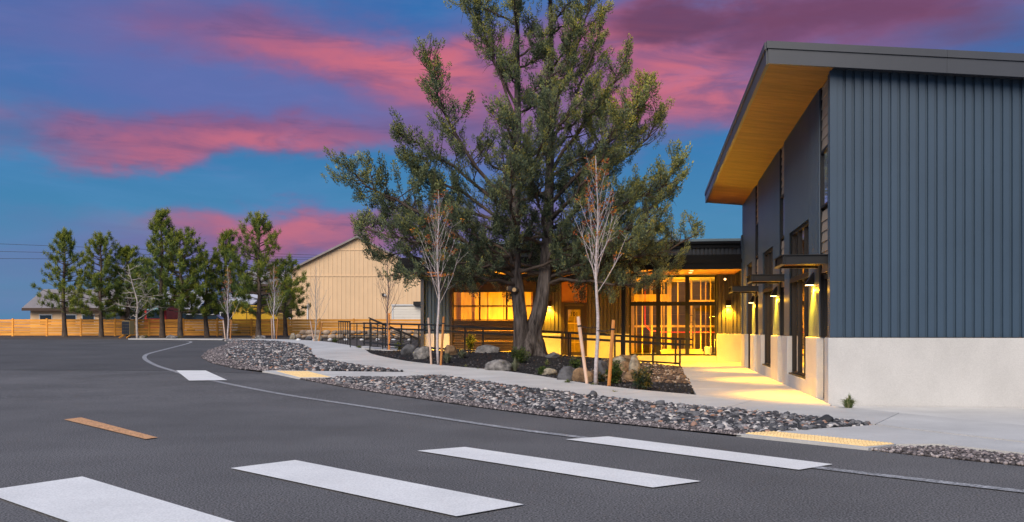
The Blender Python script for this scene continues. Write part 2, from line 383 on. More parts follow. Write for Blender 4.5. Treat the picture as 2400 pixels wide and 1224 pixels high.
def link(name, me, mat, parent=None, loc=None):
    if mat is not None and not me.materials: me.materials.append(MATS[mat])
    o = bpy.data.objects.new(name, me)
    COL.objects.link(o)
    if parent is not None: o.parent = parent
    if loc is not None: o.location = loc
    return o

def np_mesh(name, verts, faces_flat, nper, tone=None, smooth=False):
    me = bpy.data.meshes.new(name)
    nf = len(faces_flat) // nper
    me.vertices.add(len(verts)); me.vertices.foreach_set('co', np.asarray(verts, dtype=np.float32).ravel())
    me.loops.add(len(faces_flat)); me.loops.foreach_set('vertex_index', np.asarray(faces_flat, dtype=np.int32))
    me.polygons.add(nf); me.polygons.foreach_set('loop_start', np.arange(0, nf * nper, nper, dtype=np.int32))
    if tone is not None:
        at = me.attributes.new('tone', 'FLOAT', 'POINT'); at.data.foreach_set('value', np.asarray(tone, dtype=np.float32))
    me.update(calc_edges=True); me.validate()
    if smooth: me.shade_smooth()
    return me

def tag(o, label=None, cat=None, group=None, kind=None):
    if label: o['label'] = label
    if cat: o['category'] = cat
    if group: o['group'] = group
    if kind: o['kind'] = kind
    return o

def thing(name, label, cat, loc=(0, 0, 0), rz=0.0, group=None):
    o = bpy.data.objects.new(name, None); o.empty_display_size = 0.2
    COL.objects.link(o); o.location = loc; o.rotation_euler = (0, 0, rz)
    return tag(o, label, cat, group)

def lamp(name, kind, parent, loc, energy, color, size=0.1, rot=(0, 0, 0), spot=None, shape=None):
    d = bpy.data.lights.new(name, kind); d.energy = energy; d.color = color
    if kind == 'AREA':
        d.size = size
        if shape: d.shape = 'RECTANGLE'; d.size, d.size_y = shape
    else:
        d.shadow_soft_size = size
    if spot: d.spot_size = spot; d.spot_blend = 0.7
    o = bpy.data.objects.new(name, d); COL.objects.link(o); o.parent = parent; o.location = loc; o.rotation_euler = rot
    return o

TH = math.atan(348.0 / F)
C0 = Vector((5.53, 17.16, 0))
UU = Vector((math.sin(TH), math.cos(TH), 0)); VV = Vector((math.cos(TH), -math.sin(TH), 0))
def BW(v, u, z=0.0):
    p = C0 + VV * v + UU * u; return Vector((p.x, p.y, z))
def toB(x, y):
    d = Vector((x, y, 0)) - C0; return d.dot(VV), d.dot(UU)

def sm(t):
    t = max(0.0, min(1.0, t)); return t * t * (3 - 2 * t)
def T(x, y):
    """terrain: level at the crossing, rising about 1.9 % towards the fence on the left"""
    r = 0.0186 * max(0, min(y, 72) - 20)
    if 17 < y < 23: r = 0.0186 * (y - 17) ** 2 / 12
    return r * sm((6 - x) / 8)
def ramp_z(v): return 0.02 + 0.058 * max(0.0, -v - 2.2)
TREE = (0.60, 33.4)
def ramp_at(x, y):
    v, u = toB(x, y); k = sm((-v - 11.0) / 5.5)
    return ramp_z(max(v, -11.1)) * (1 - k) + (T(x, y) + 0.08) * k
RIM = []          # sidewalk edge, filled in once the sidewalk is laid out
def TB(x, y):
    """planted bed: mounds up to the ramp edge and round the old tree"""
    z = T(x, y); v, u = toB(x, y)
    rim = sm(pdist(x, y, RIM) / 1.6) if RIM and v < -8 else 1.0
    z += rim * (max(ramp_at(x, y), z) - z) * sm((u - 13.9 + 0.5 * max(0, -v - 11)) / 3.5) * sm((-v - 2.4) / 0.8)
    d2 = ((x - TREE[0]) / 3.2) ** 2 + ((y - TREE[1]) / 2.2) ** 2
    return z + 0.24 * math.exp(-d2)
def GR(px, py, fn=T):
    lo, hi = 3.0, 150.0
    for _ in range(60):
        m_ = (lo + hi) / 2
        if CZ - (py - HY) * m_ / F > fn((px - CX) * m_ / F, m_): lo = m_
        else: hi = m_
    return Vector(((px - CX) * m_ / F, m_, fn((px - CX) * m_ / F, m_)))
def plan(l, fn=T): return [(GR(*p, fn).x, GR(*p, fn).y) for p in l]
def inside(x, y, poly):
    c = False; j = len(poly) - 1
    for i in range(len(poly)):
        xi, yi = poly[i]; xj, yj = poly[j]
        if (yi > y) != (yj > y) and x < (xj - xi) * (y - yi) / (yj - yi) + xi: c = not c
        j = i
    return c
def clip(poly, p, n):
    """keep the side of the line through p with (q-p).n >= 0"""
    out = []
    for i in range(len(poly)):
        a = poly[i]; b = poly[(i + 1) % len(poly)]
        da = (a[0] - p[0]) * n[0] + (a[1] - p[1]) * n[1]; db = (b[0] - p[0]) * n[0] + (b[1] - p[1]) * n[1]
        if da >= 0: out.append(a)
        if da * db < 0:
            t = da / (da - db); out.append((a[0] + (b[0] - a[0]) * t, a[1] + (b[1] - a[1]) * t))
    return out
def pdist(x, y, line):
    best = 1e9
    for (ax, ay), (bx, by) in zip(line[:-1], line[1:]):
        dx, dy = bx - ax, by - ay; t = max(0, min(1, ((x - ax) * dx + (y - ay) * dy) / (dx * dx + dy * dy + 1e-12)))
        best = min(best, math.hypot(x - ax - t * dx, y - ay - t * dy))
    return best
def smooth_line(pts, n=6):
    """Catmull-Rom through the points"""
    out = []
    P = [pts[0]] + list(pts) + [pts[-1]]
    for i in range(1, len(P) - 2):
        p0, p1, p2, p3 = P[i - 1:i + 3]
        for k in range(n):
            t = k / n
            out.append(tuple(0.5 * (2 * b + (c - a) * t + (2 * a - 5 * b + 4 * c - d) * t * t + (3 * b - a - 3 * c + d) * t ** 3) for a, b, c, d in zip(p0, p1, p2, p3)))
    out.append(tuple(pts[-1])); return out

def sheet(name, poly, mat, dz, fn=T, cell=1.5, thick=0.0, parent=None):
    bm = bmesh.new()
    f = bm.faces.new([bm.verts.new((x, y, 0)) for x, y in poly])
    bmesh.ops.triangulate(bm, faces=[f])
    xs = [p[0] for p in poly]; ys = [p[1] for p in poly]
    for ax, lo, hi in ((0, min(xs), max(xs)), (1, min(ys), max(ys))):
        k = math.ceil(lo / cell)
        while k * cell < hi:
            no = [0, 0, 0]; co = [0, 0, 0]; no[ax] = 1; co[ax] = k * cell
            bmesh.ops.bisect_plane(bm, geom=bm.verts[:] + bm.edges[:] + bm.faces[:], plane_co=co, plane_no=no)
            k += 1
    bmesh.ops.recalc_face_normals(bm, faces=bm.faces)
    if bm.faces and sum(f_.normal.z for f_ in bm.faces) < 0: bmesh.ops.reverse_faces(bm, faces=bm.faces)
    for v in bm.verts: v.co.z = fn(v.co.x, v.co.y) + dz
    if thick:
        be = [e for e in bm.edges if e.is_boundary]
        r = bmesh.ops.extrude_edge_only(bm, edges=be)
        for v in r['geom']:
            if isinstance(v, bmesh.types.BMVert): v.co.z -= thick
    me = bpy.data.meshes.new(name); bm.to_mesh(me); bm.free()
    return link(name, me, mat, parent)

rng = random.Random(7)
nrng = np.random.default_rng(7)

# ------------------------------------------------------------------ ground, road, paths
def build_ground():
    xs = sorted(set([-900, -500, -300, -180, -120, -80] + [i * 2.0 for i in range(-30, 31)] + [80, 120, 180, 300, 500, 900]))
    ys = sorted(set([-200, -80, -40] + [i * 2.0 for i in range(-10, 45)] + [100, 130, 180, 260, 400, 700, 1200]))
    v = [(x, y, T(x, y) - 0.03) for y in ys for x in xs]; n = len(xs)
    f = [(j * n + i, j * n + i + 1, (j + 1) * n + i + 1, (j + 1) * n + i) for j in range(len(ys) - 1) for i in range(n - 1)]
    m = MB(); m.v = v; m.f = f
    tag(m.build('ground', 'soil'), kind='structure')
build_ground()

EDGE_PX = [(2400, 1094), (2118, 1065), (2033, 1056), (1740, 1025), (1500, 1000), (1300, 979), (1122, 956), (1000, 938), (850, 916), (717, 890), (640, 877), (554, 866), (493, 851), (470, 838), (487, 822), (537, 806)]
EDGE = plan(EDGE_PX)
far_l = GR(520, 797.5); far_r = GR(440, 797)
ROAD = [(9.5, -14), (9.5, 5.0)] + EDGE + [(far_l.x, far_l.y), (far_r.x, far_r.y), (-24, 60.0), (-46, 60.5), (-46, -14)]
tag(sheet('road', ROAD, 'asphalt', 0.0, cell=2.0), kind='structure')
# the newer, darker asphalt beyond the far crossing
seam = plan([(640, 877), (415, 869.5), (200, 868)])
patch = [p for p in EDGE[10:]] + [(far_l.x, far_l.y), (far_r.x, far_r.y), (-24, 60.0), (-46, 60.5), (-46, seam[2][1]), seam[2], seam[1]]
tag(sheet('road_patch', patch, 'asphalt_new', 0.006, cell=2.0), kind='structure')

def stripe(name, poly, mat, label, group, dz=0.011):
    tag(sheet(name, poly, mat, dz, cell=2.0), label, 'road marking', group)
BARS = [[(540, 1100), (692, 1081), (1228, 1186), (1070, 1214)], [(978, 1059), (1090, 1050), (1643, 1131), (1530, 1146)], [(1325, 1032), (1425, 1025), (1952, 1091), (1872, 1104)]]
wb = [plan(b) for b in BARS]
prev = [(a[0] * 2 - b[0], a[1] * 2 - b[1]) for a, b in zip(wb[0], wb[1])]
prev2 = [(a[0] * 2 - b[0], a[1] * 2 - b[1]) for a, b in zip(prev, wb[0])]
for nm, p in (('middle of the lane, between two other bars', wb[0]), ('next to the bar that crosses the edge line', wb[1]), ('its end laid across the thin edge line', wb[2]), ('towards the opposite kerb, second from it', prev), ('last of the row towards the opposite kerb', prev2)):
    stripe('crossing_bar', p, 'road_paint', 'broad white crosswalk bar, ' + nm, 'white bars of the crosswalk', 0.012)
stripe('crossing_bar', plan([(413, 870), (482, 870), (533, 893), (443, 894)]), 'road_paint', 'lone white crosswalk bar beside the far yellow ramp pad', 'white bars of the far crosswalk', 0.02)
DASH = plan([(150, 985), (190, 980), (370, 1027.5), (342, 1031.5)])
stripe('centre_dash', DASH, 'orange_paint', 'short worn orange centre line dash on the asphalt', None)
LINE = smooth_line(plan([(2560, 1170), (2400, 1154), (2118, 1122), (1950, 1102), (1660, 1065), (1365, 1027), (1200, 1006), (1000, 976), (800, 946), (663, 925), (518, 897), (445, 882), (410, 871), (366, 857), (340, 842), (343, 832), (365, 825), (393, 818), (445, 804), (440, 800), (405, 798)]), 8)
def ribbon(line, w):
    l, r = [], []
    for i, p in enumerate(line):
        a = line[max(0, i - 1)]; b = line[min(len(line) - 1, i + 1)]
        d = Vector((b[0] - a[0], b[1] - a[1])).normalized(); n = Vector((-d.y, d.x)) * w / 2
        l.append((p[0] + n.x, p[1] + n.y)); r.append((p[0] - n.x, p[1] - n.y))
    return l, r
def ribbon_obj(name, line, w, mat, dz):
    l, r = ribbon(line, w); m = MB(); n = len(l)
    m.v = [(x, y, T(x, y) + dz) for x, y in l + r]
    m.f = [(i, i + 1, n + i + 1, n + i) for i in range(n - 1)]
    return m.build(name, mat)
tag(ribbon_obj('edge_line', LINE, 0.15, 'worn_paint', 0.0095), 'thin worn white edge line curving along the road', 'road marking')

# sidewalk, cut into slabs
FAR = plan([(2560, 1020), (2400, 1003), (2118, 974), (1960, 957), (1832, 949), (1700, 938), (1637, 930), (1547, 922), (1400, 906), (1330, 895), (1240, 880), (1150, 869), (1050, 860), (956, 849), (897, 838), (868, 830), (857, 822), (840, 815), (790, 806), (750, 801), (690, 797.8), (620, 796), (480, 795), (300, 794.3)])
NEAR = plan([(2560, 1060), (2400, 1042), (2118, 1009), (2049, 1000), (1938, 987), (1845, 977), (1700, 963), (1540, 949), (1400, 934), (1332, 925), (1245, 914), (1166, 903), (1114, 895), (1052, 886), (1000, 881), (950, 874), (882, 865), (794, 852), (740, 841), (729, 830), (728, 820), (709, 809), (650, 802), (560, 798.8), (480, 796.8), (300, 795.8)])
FAR = smooth_line(FAR, 4); NEAR = smooth_line(NEAR, 4)
RIM += [p for p in FAR if -9 < p[0] < 4]
def resample(line, n):
    d = [0]
    for a, b in zip(line[:-1], line[1:]): d.append(d[-1] + math.hypot(b[0] - a[0], b[1] - a[1]))
    out = []
    for k in range(n):
        t = d[-1] * k / (n - 1); i = max(j for j in range(len(d)) if d[j] <= t + 1e-9); i = min(i, len(line) - 2)
        q = (t - d[i]) / max(1e-9, d[i + 1] - d[i]); out.append((line[i][0] + (line[i + 1][0] - line[i][0]) * q, line[i][1] + (line[i + 1][1] - line[i][1]) * q))
    return out
sidewalk = tag(bpy.data.objects.new('sidewalk', None), kind='structure'); COL.objects.link(sidewalk)
NS = 20
fa = resample(FAR, NS * 6 + 1); ne = resample(NEAR, NS * 6 + 1)
for s in range(NS):
    a = fa[s * 6:s * 6 + 7]; b = ne[s * 6:s * 6 + 7]
    poly = a + b[::-1]
    # pull the ends in by a joint's half width
    def pull(p, q, w=0.008):
        d = Vector((q[0] - p[0], q[1] - p[1])); d.normalize(); return (p[0] + d.x * w, p[1] + d.y * w)
    a2 = [pull(a[0], a[1])] + a[1:-1] + [pull(a[-1], a[-2])]; b2 = [pull(b[0], b[1])] + b[1:-1] + [pull(b[-1], b[-2])]
    sheet('slab', a2 + b2[::-1], 'sidewalk', 0.035, thick=0.14, parent=sidewalk)
BR = plan([(615, 871.5), (640, 870.5), (948, 874.5), (1000, 881.5), (933, 887), (788, 886.5), (775, 888), (700, 889)])
sheet('slab', BR, 'sidewalk', 0.028, thick=0.14, parent=sidewalk)
AP = plan([(1726, 1022), (1814, 1016.5), (2049, 1001), (2118, 1010), (2400, 1043.5), (2560, 1061.5), (2560, 1085), (2400, 1068), (2200, 1046), (2100, 1046.5), (2035, 1056)])
sheet('slab', AP, 'sidewalk', 0.028, thick=0.14, parent=sidewalk)

def tactile_pad(px, label, nx, ny):
    q = plan(px)
    root = sheet('tactile_pad', q, 'yellow_pad', 0.036, thick=0.05)
    tag(root, label, 'tactile paving', 'yellow ramp pads at the crosswalks')
    m = MB()
    for i in range(nx):
        for j in range(ny):
            s, t = (i + 0.5) / nx, (j + 0.5) / ny
            ax = [q[0][k] * (1 - s) + q[3][k] * s for k in (0, 1)]; bx = [q[1][k] * (1 - s) + q[2][k] * s for k in (0, 1)]
            x, y = (ax[k] * (1 - t) + bx[k] * t for k in (0, 1)); z = T(x, y) + 0.034
            m.tube([(x, y, z), (x, y, z + 0.009), (x, y, z + 0.011)], [0.024, 0.017, 0.010], 6)
    d = m.build('dome_grid', 'yellow_pad', root); d['kind'] = 'stuff'
tactile_pad([(1748, 1022), (1814, 1018.3), (2095, 1047), (2030, 1052.5)], 'yellow domed ramp pad in front of the blue building', 34, 8)
tactile_pad([(648, 872.6), (722, 873.3), (774, 886.5), (703, 887.3)], 'yellow ramp pad at the far end of the narrow side path', 38, 9)

# lamp-lit walk along the blue building and the ramp in front of the shop
walkway = tag(bpy.data.objects.new('walkway', None), kind='structure'); COL.objects.link(walkway)
def bpoly(v0, v1, u0, u1): return [tuple(BW(v, u)[:2]) for v, u in ((v0, u0), (v1, u0), (v1, u1), (v0, u1))]
flat = lambda x, y: 0.0
us = [0.9, 4.3, 7.7, 11.1, 14.5, 17.6, 19.9, 22.35]
for a, b in zip(us[:-1], us[1:]):
    if a < 1:
        lo = [BW(-2.2, 3.15), BW(-1.1, 1.2), BW(-0.02, -0.35)]
        p = [tuple(q[:2]) for q in lo] + [tuple(BW(-0.02, b)[:2]), tuple(BW(-2.2, b)[:2])]
        p = plan([(1633, 929), (1700, 936.5), (1832, 947.5), (1941, 957)]) + [tuple(BW(0.02, -0.2)[:2]), tuple(BW(0.02, b - 0.006)[:2]), tuple(BW(-2.2, b - 0.006)[:2])]
    else: p = bpoly(-2.2, 0.02 if b < 18 else 1.5, a + 0.006, b - 0.006)
    sheet('slab', p, 'walk_concrete', 0.024, fn=flat, thick=0.2, parent=walkway)
wr = tag(bpy.data.objects.new('ramp', None), kind='structure'); COL.objects.link(wr)
rz = ramp_at
for k in range(3):
    sheet('slab', bpoly(-2.21 - (k + 1) * 2.95 + 0.006, -2.21 - k * 2.95 - 0.006, 17.35, 22.35), 'walk_concrete', 0.006, fn=rz, thick=0.35, parent=wr)
RAMP_END = [tuple(BW(-11.07, 22.35)[:2]), tuple(BW(-11.07, 17.35)[:2]), (-6.72, 43.9), (-7.1, 46.2), (-5.4, 45.8), tuple(BW(-13.2, 22.35)[:2])]
sheet('slab', RAMP_END, 'walk_concrete', 0.006, fn=ramp_at, cell=0.6, thick=0.7, parent=wr)
# strip of concrete along the foot of the gable wall
sheet('slab', plan([(1962, 957), (2118, 973), (2560, 1019)]) + [tuple(BW(4.9, -0.02)[:2]), tuple(BW(0.06, -0.02)[:2])], 'sidewalk', -0.01, fn=flat, thick=0.1, parent=sidewalk)

# ------------------------------------------------------------------ stone beds
def pebble(seed, sub=2, rough=0.22):
    bm = bmesh.new(); bmesh.ops.create_icosphere(bm, subdivisions=sub, radius=1.0)
    r = random.Random(seed); off = Vector((r.uniform(-9, 9), r.uniform(-9, 9), r.uniform(-9, 9)))
    sc = Vector((1.0, r.uniform(0.7, 0.95), r.uniform(0.5, 0.8)))
    for v in bm.verts:
        d = 1 + rough * noise.noise(v.co * 1.3 + off) + 0.6 * rough * noise.noise(v.co * 2.7 + off)
        v.co = Vector((v.co.x * sc.x, v.co.y * sc.y, v.co.z * sc.z)) * d
    vs = np.array([v.co[:] for v in bm.verts]); fs = np.array([[v.index for v in f.verts] for f in bm.faces]); bm.free()
    return vs, fs
PEB = [pebble(i, 2, 0.42) for i in range(10)]
BIT = [pebble(50 + i, 1, 0.35) for i in range(6)]
def scatter_mesh(name, items, lib, seed):
    """items: (x, y, z, radius); joined into one mesh with a random number for each stone"""
    r = np.random.default_rng(seed)
    V, Fc, R = [], [], []; off = 0
    for (x, y, z, rad) in items:
        vs, fs = lib[r.integers(len(lib))]
        a = r.uniform(0, 6.28); t = r.uniform(-0.5, 0.5); ca, sa, ct, st = math.cos(a), math.sin(a), math.cos(t), math.sin(t)
        M = np.array([[ca, -sa, 0], [sa, ca, 0], [0, 0, 1]]) @ np.array([[1, 0, 0], [0, ct, -st], [0, st, ct]])
        V.append(vs @ M.T * rad + (x, y, z)); Fc.append(fs + off); off += len(vs); R.append(np.full(len(vs), r.random()))
    return np_mesh(name, np.concatenate(V), np.concatenate(Fc).ravel(), 3, np.concatenate(R))
def fill_points(poly, spacing, seed, jit=0.45):
    r = random.Random(seed); xs = [p[0] for p in poly]; ys = [p[1] for p in poly]; out = []
    y = min(ys); row = 0
    while y < max(ys):
        x = min(xs) + (row % 2) * spacing / 2
        while x < max(xs):
            px, py = x + r.uniform(-jit, jit) * spacing, y + r.uniform(-jit, jit) * spacing
            if inside(px, py, poly): out.append((px, py))
            x += spacing
        y += spacing * 0.87; row += 1
    return out
BED_NEAR = [p for p in NEAR if -2.3 < p[0] < 4.95 and p[1] < 25.8]      # right to left along the sidewalk
BED_NEAR = plan([(2049, 1001)]) + BED_NEAR + plan([(933, 887.5), (788, 887), (775, 889), (702, 889.5)]) + [p for p in EDGE if -4.9 < p[0] < 2.6 and p[1] < 24][::-1] + plan([(1735, 1023.5), (1814, 1017)])
bed_near = tag(sheet('stone_bed', BED_NEAR, 'gravel', 0.015, cell=2), kind='structure')
BED_FAR = plan([(620, 871), (554, 865), (493, 850.5), (471, 838), (488, 822), (538, 806.3), (522, 798.2), (560, 799), (650, 802.5), (709, 809.5), (727, 820), (728, 830), (739, 841.5), (794, 852.6), (882, 865.6), (945, 873.6), (640, 870)])
bed_far = tag(sheet('stone_bed', BED_FAR, 'gravel', 0.015, cell=2), kind='structure')
r_ = random.Random(11)
def near_bed():
    big, grit = [], []
    for x, y in fill_points(BED_NEAR, 0.062, 3):
        d = pdist(x, y, EDGE)
        if d < 0.42 + 0.12 * noise.noise(Vector((x * 2, y * 2, 0))): continue
        rad = min(0.072, 0.026 + abs(r_.gauss(0, 0.016)))
        big.append((x, y, T(x, y) + 0.012 + r_.uniform(0, 0.03) * min(1, d), rad))
    for x, y in fill_points(BED_NEAR, 0.05, 4):
        d = pdist(x, y, EDGE)
        if d < 0.75 and r_.random() < (1 if d < 0.5 else 0.35): grit.append((x, y, T(x, y) + 0.02, r_.uniform(0.012, 0.028)))
    for x, y in fill_points(plan([(2033, 1054), (2098, 1048), (2200, 1047), (2400, 1069), (2560, 1086), (2560, 1108), (2118, 1064)]), 0.05, 5): grit.append((x, y, T(x, y) + 0.006, r_.uniform(0.014, 0.03)))
    # a few stones that stand out
    for px, py, rd in ((1548, 957, 0.115), (1935, 996, 0.12), (795, 905, 0.10), (890, 905, 0.085), (1390, 932, 0.11), (1290, 967, 0.085), (1595, 975, 0.10), (985, 893, 0.11)):
        p = GR(px, py); big.append((p.x, p.y, p.z + 0.06, rd))
    return big, grit
big, grit = near_bed()
big.sort(key=lambda q: -q[3] / q[1])
libs = []
for i, (vs, fs) in enumerate(PEB):
    me = np_mesh('stone', vs, fs.ravel(), 3); me.materials.append(MATS['loose_stone']); libs.append(me)
for x, y, z, rad in big[:300]:
    o = bpy.data.objects.new('stone', libs[r_.randrange(len(libs))]); COL.objects.link(o); o.parent = bed_near
    o.location = (x, y, z); o.scale = (rad,) * 3; o.rotation_euler = (r_.uniform(-.5, .5), r_.uniform(-.5, .5), r_.uniform(0, 6.28))
o = link('stone_fill', scatter_mesh('stone_fill', big[300:], PEB, 21), 'bed_stone', bed_near); o['kind'] = 'stuff'
o = link('grit_strip', scatter_mesh('grit_strip', grit, BIT, 22), 'grit', bed_near); o['kind'] = 'stuff'
fb, fg = [], []
for x, y in fill_points(BED_FAR, 0.10, 6):
    d = pdist(x, y, EDGE)
    if d < 0.9 + 0.4 * noise.noise(Vector((x, y, 0))): continue
    fb.append((x, y, T(x, y) + 0.02 + r_.uniform(0, 0.04) * min(1, d / 2), min(0.10, 0.042 + abs(r_.gauss(0, 0.02)))))
for x, y in fill_points(BED_FAR, 0.09, 8):
    if pdist(x, y, EDGE) < 1.4: fg.append((x, y, T(x, y) + 0.02, r_.uniform(0.02, 0.045)))
o = link('stone_fill', scatter_mesh('stone_fill', fb, BIT, 23), 'bed_stone', bed_far); o['kind'] = 'stuff'
o = link('grit_strip', scatter_mesh('grit_strip', fg, BIT, 24), 'grit', bed_far); o['kind'] = 'stuff'

# planted bed of dark lava gravel between the sidewalk, the walk and the ramp
BED = [p for p in FAR if -7.4 < p[0] < 3.62 and 19.3 < p[1] < 47] 
BED = [tuple(BW(-2.21, 3.2)[:2])] + [p for p in BED if p[1] < 43.8] + [(-6.73, 43.9), tuple(BW(-11.07, 17.34)[:2]), tuple(BW(-2.21, 17.34)[:2])]
bed = tag(sheet('planted_bed', BED, 'lava_gravel', 0.02, fn=TB, cell=0.7, thick=0.35), kind='structure')
li, bp_ = [], []
for x, y in fill_points(BED, 0.13, 31):
    v, u = toB(x, y)
    warm = (-4.9 < v) and (u > 6.2) and (u < 16.9)
    if warm:
        if r_.random() < 0.75: bp_.append((x, y, TB(x, y) + 0.03, 0.03 + abs(r_.gauss(0, 0.022))))
    elif r_.random() < (0.9 if y < 31 else 0.5): li.append((x, y, TB(x, y) + 0.022, r_.uniform(0.018, 0.045)))
o = link('lava_chips', scatter_mesh('lava_chips', li, BIT, 32), 'lava_bit', bed); o['kind'] = 'stuff'
o = link('brown_pebbles', scatter_mesh('brown_pebbles', bp_, BIT, 33), 'brown_pebble', bed); o['kind'] = 'stuff'

# ------------------------------------------------------------------ the two buildings share one plan grid (x = along the gable, y = along the walk)
AMBER = (1.0, 0.47, 0.015)
def hexa(m, b4, t4):
    i = len(m.v); m.v += [tuple(p) for p in b4] + [tuple(p) for p in t4]
    m.f += [(i, i + 3, i + 2, i + 1), (i + 4, i + 5, i + 6, i + 7)] + [(i + k, i + (k + 1) % 4, i + 4 + (k + 1) % 4, i + 4 + k) for k in range(4)]
    return m
PER = 0.1524
def rib_panels(parent, face, a0, a1, z0, z1, plane, mat, deep=0.045):
    """box-rib steel sheets, six ribs wide, each sheet its own object; face '-x' runs along y, '-y' runs along x"""
    k = math.floor(a0 / (6 * PER))
    while k * 6 * PER < a1 - 1e-6:
        s0, s1 = max(a0, k * 6 * PER), min(a1, (k + 1) * 6 * PER)
        k += 1
        if s1 - s0 < 0.01: continue
        prof = []
        q = math.floor(s0 / PER) - 1
        while q * PER < s1 + PER:
            for t, d in ((0.0, deep), (0.098, deep), (0.108, 0.0), (0.142, 0.0)): prof.append((q * PER + t, d))
            q += 1
        def at(t):
            for (ta, da), (tb, db) in zip(prof[:-1], prof[1:]):
                if ta <= t <= tb: return da + (db - da) * (t - ta) / max(1e-9, tb - ta)
            return 0.0
        pts = [(s0, at(s0))] + [p for p in prof if s0 < p[0] < s1] + [(s1 - 0.001, at(s1))]
        m = MB(); n = len(pts)
        for z in (z0, z1):
            for t, d in pts: m.v.append((plane - d, t, z) if face == '-x' else (t, plane - d, z))
        m.f = [(i, i + 1, n + i + 1, n + i) for i in range(n - 1)]
        m.build('siding_panel', mat, parent)

def window(parent, face, a0, a1, zs, plane, cols, bar=0.055, deep=0.09, glass='glass', mat='dark_metal', name='window', thick_cols=None):
    """frame with cols panes per row; zs are the row boundaries"""
    w = MB()
    def bx(t0, t1, z0, z1, d0, d1):
        if face == '-x': w.box(plane + d0, plane + d1, t0, t1, z0, z1)
        else: w.box(t0, t1, plane + d0, plane + d1, z0, z1)
    tc = thick_cols or bar
    bx(a0, a0 + bar, zs[0], zs[-1], 0, deep); bx(a1 - bar, a1, zs[0], zs[-1], 0, deep)
    cw = (a1 - a0) / cols
    for c in range(1, cols): bx(a0 + c * cw - tc / 2, a0 + c * cw + tc / 2, zs[0], zs[-1], 0.002, deep - 0.002)
    for i, z in enumerate(zs):
        h = bar if i in (0, len(zs) - 1) else tc
        lo = z if i == 0 else (z - h if i == len(zs) - 1 else z - h / 2)
        bx(a0 + 0.001, a1 - 0.001, lo, lo + h, -0.004, deep - 0.006)
    fr = w.build(name, mat, parent)
    for r in range(len(zs) - 1):
        for c in range(cols):
            g = MB(); t0, t1 = a0 + c * cw + bar * 0.4, a0 + (c + 1) * cw - bar * 0.4; d = deep * 0.5
            if face == '-x': g.quad((plane + d, t0, zs[r] + 0.02), (plane + d, t1, zs[r] + 0.02), (plane + d, t1, zs[r + 1] - 0.02), (plane + d, t0, zs[r + 1] - 0.02))
            else: g.quad((t0, plane + d, zs[r] + 0.02), (t1, plane + d, zs[r] + 0.02), (t1, plane + d, zs[r + 1] - 0.02), (t0, plane + d, zs[r + 1] - 0.02))
            g.build('pane', glass, fr)
    return fr

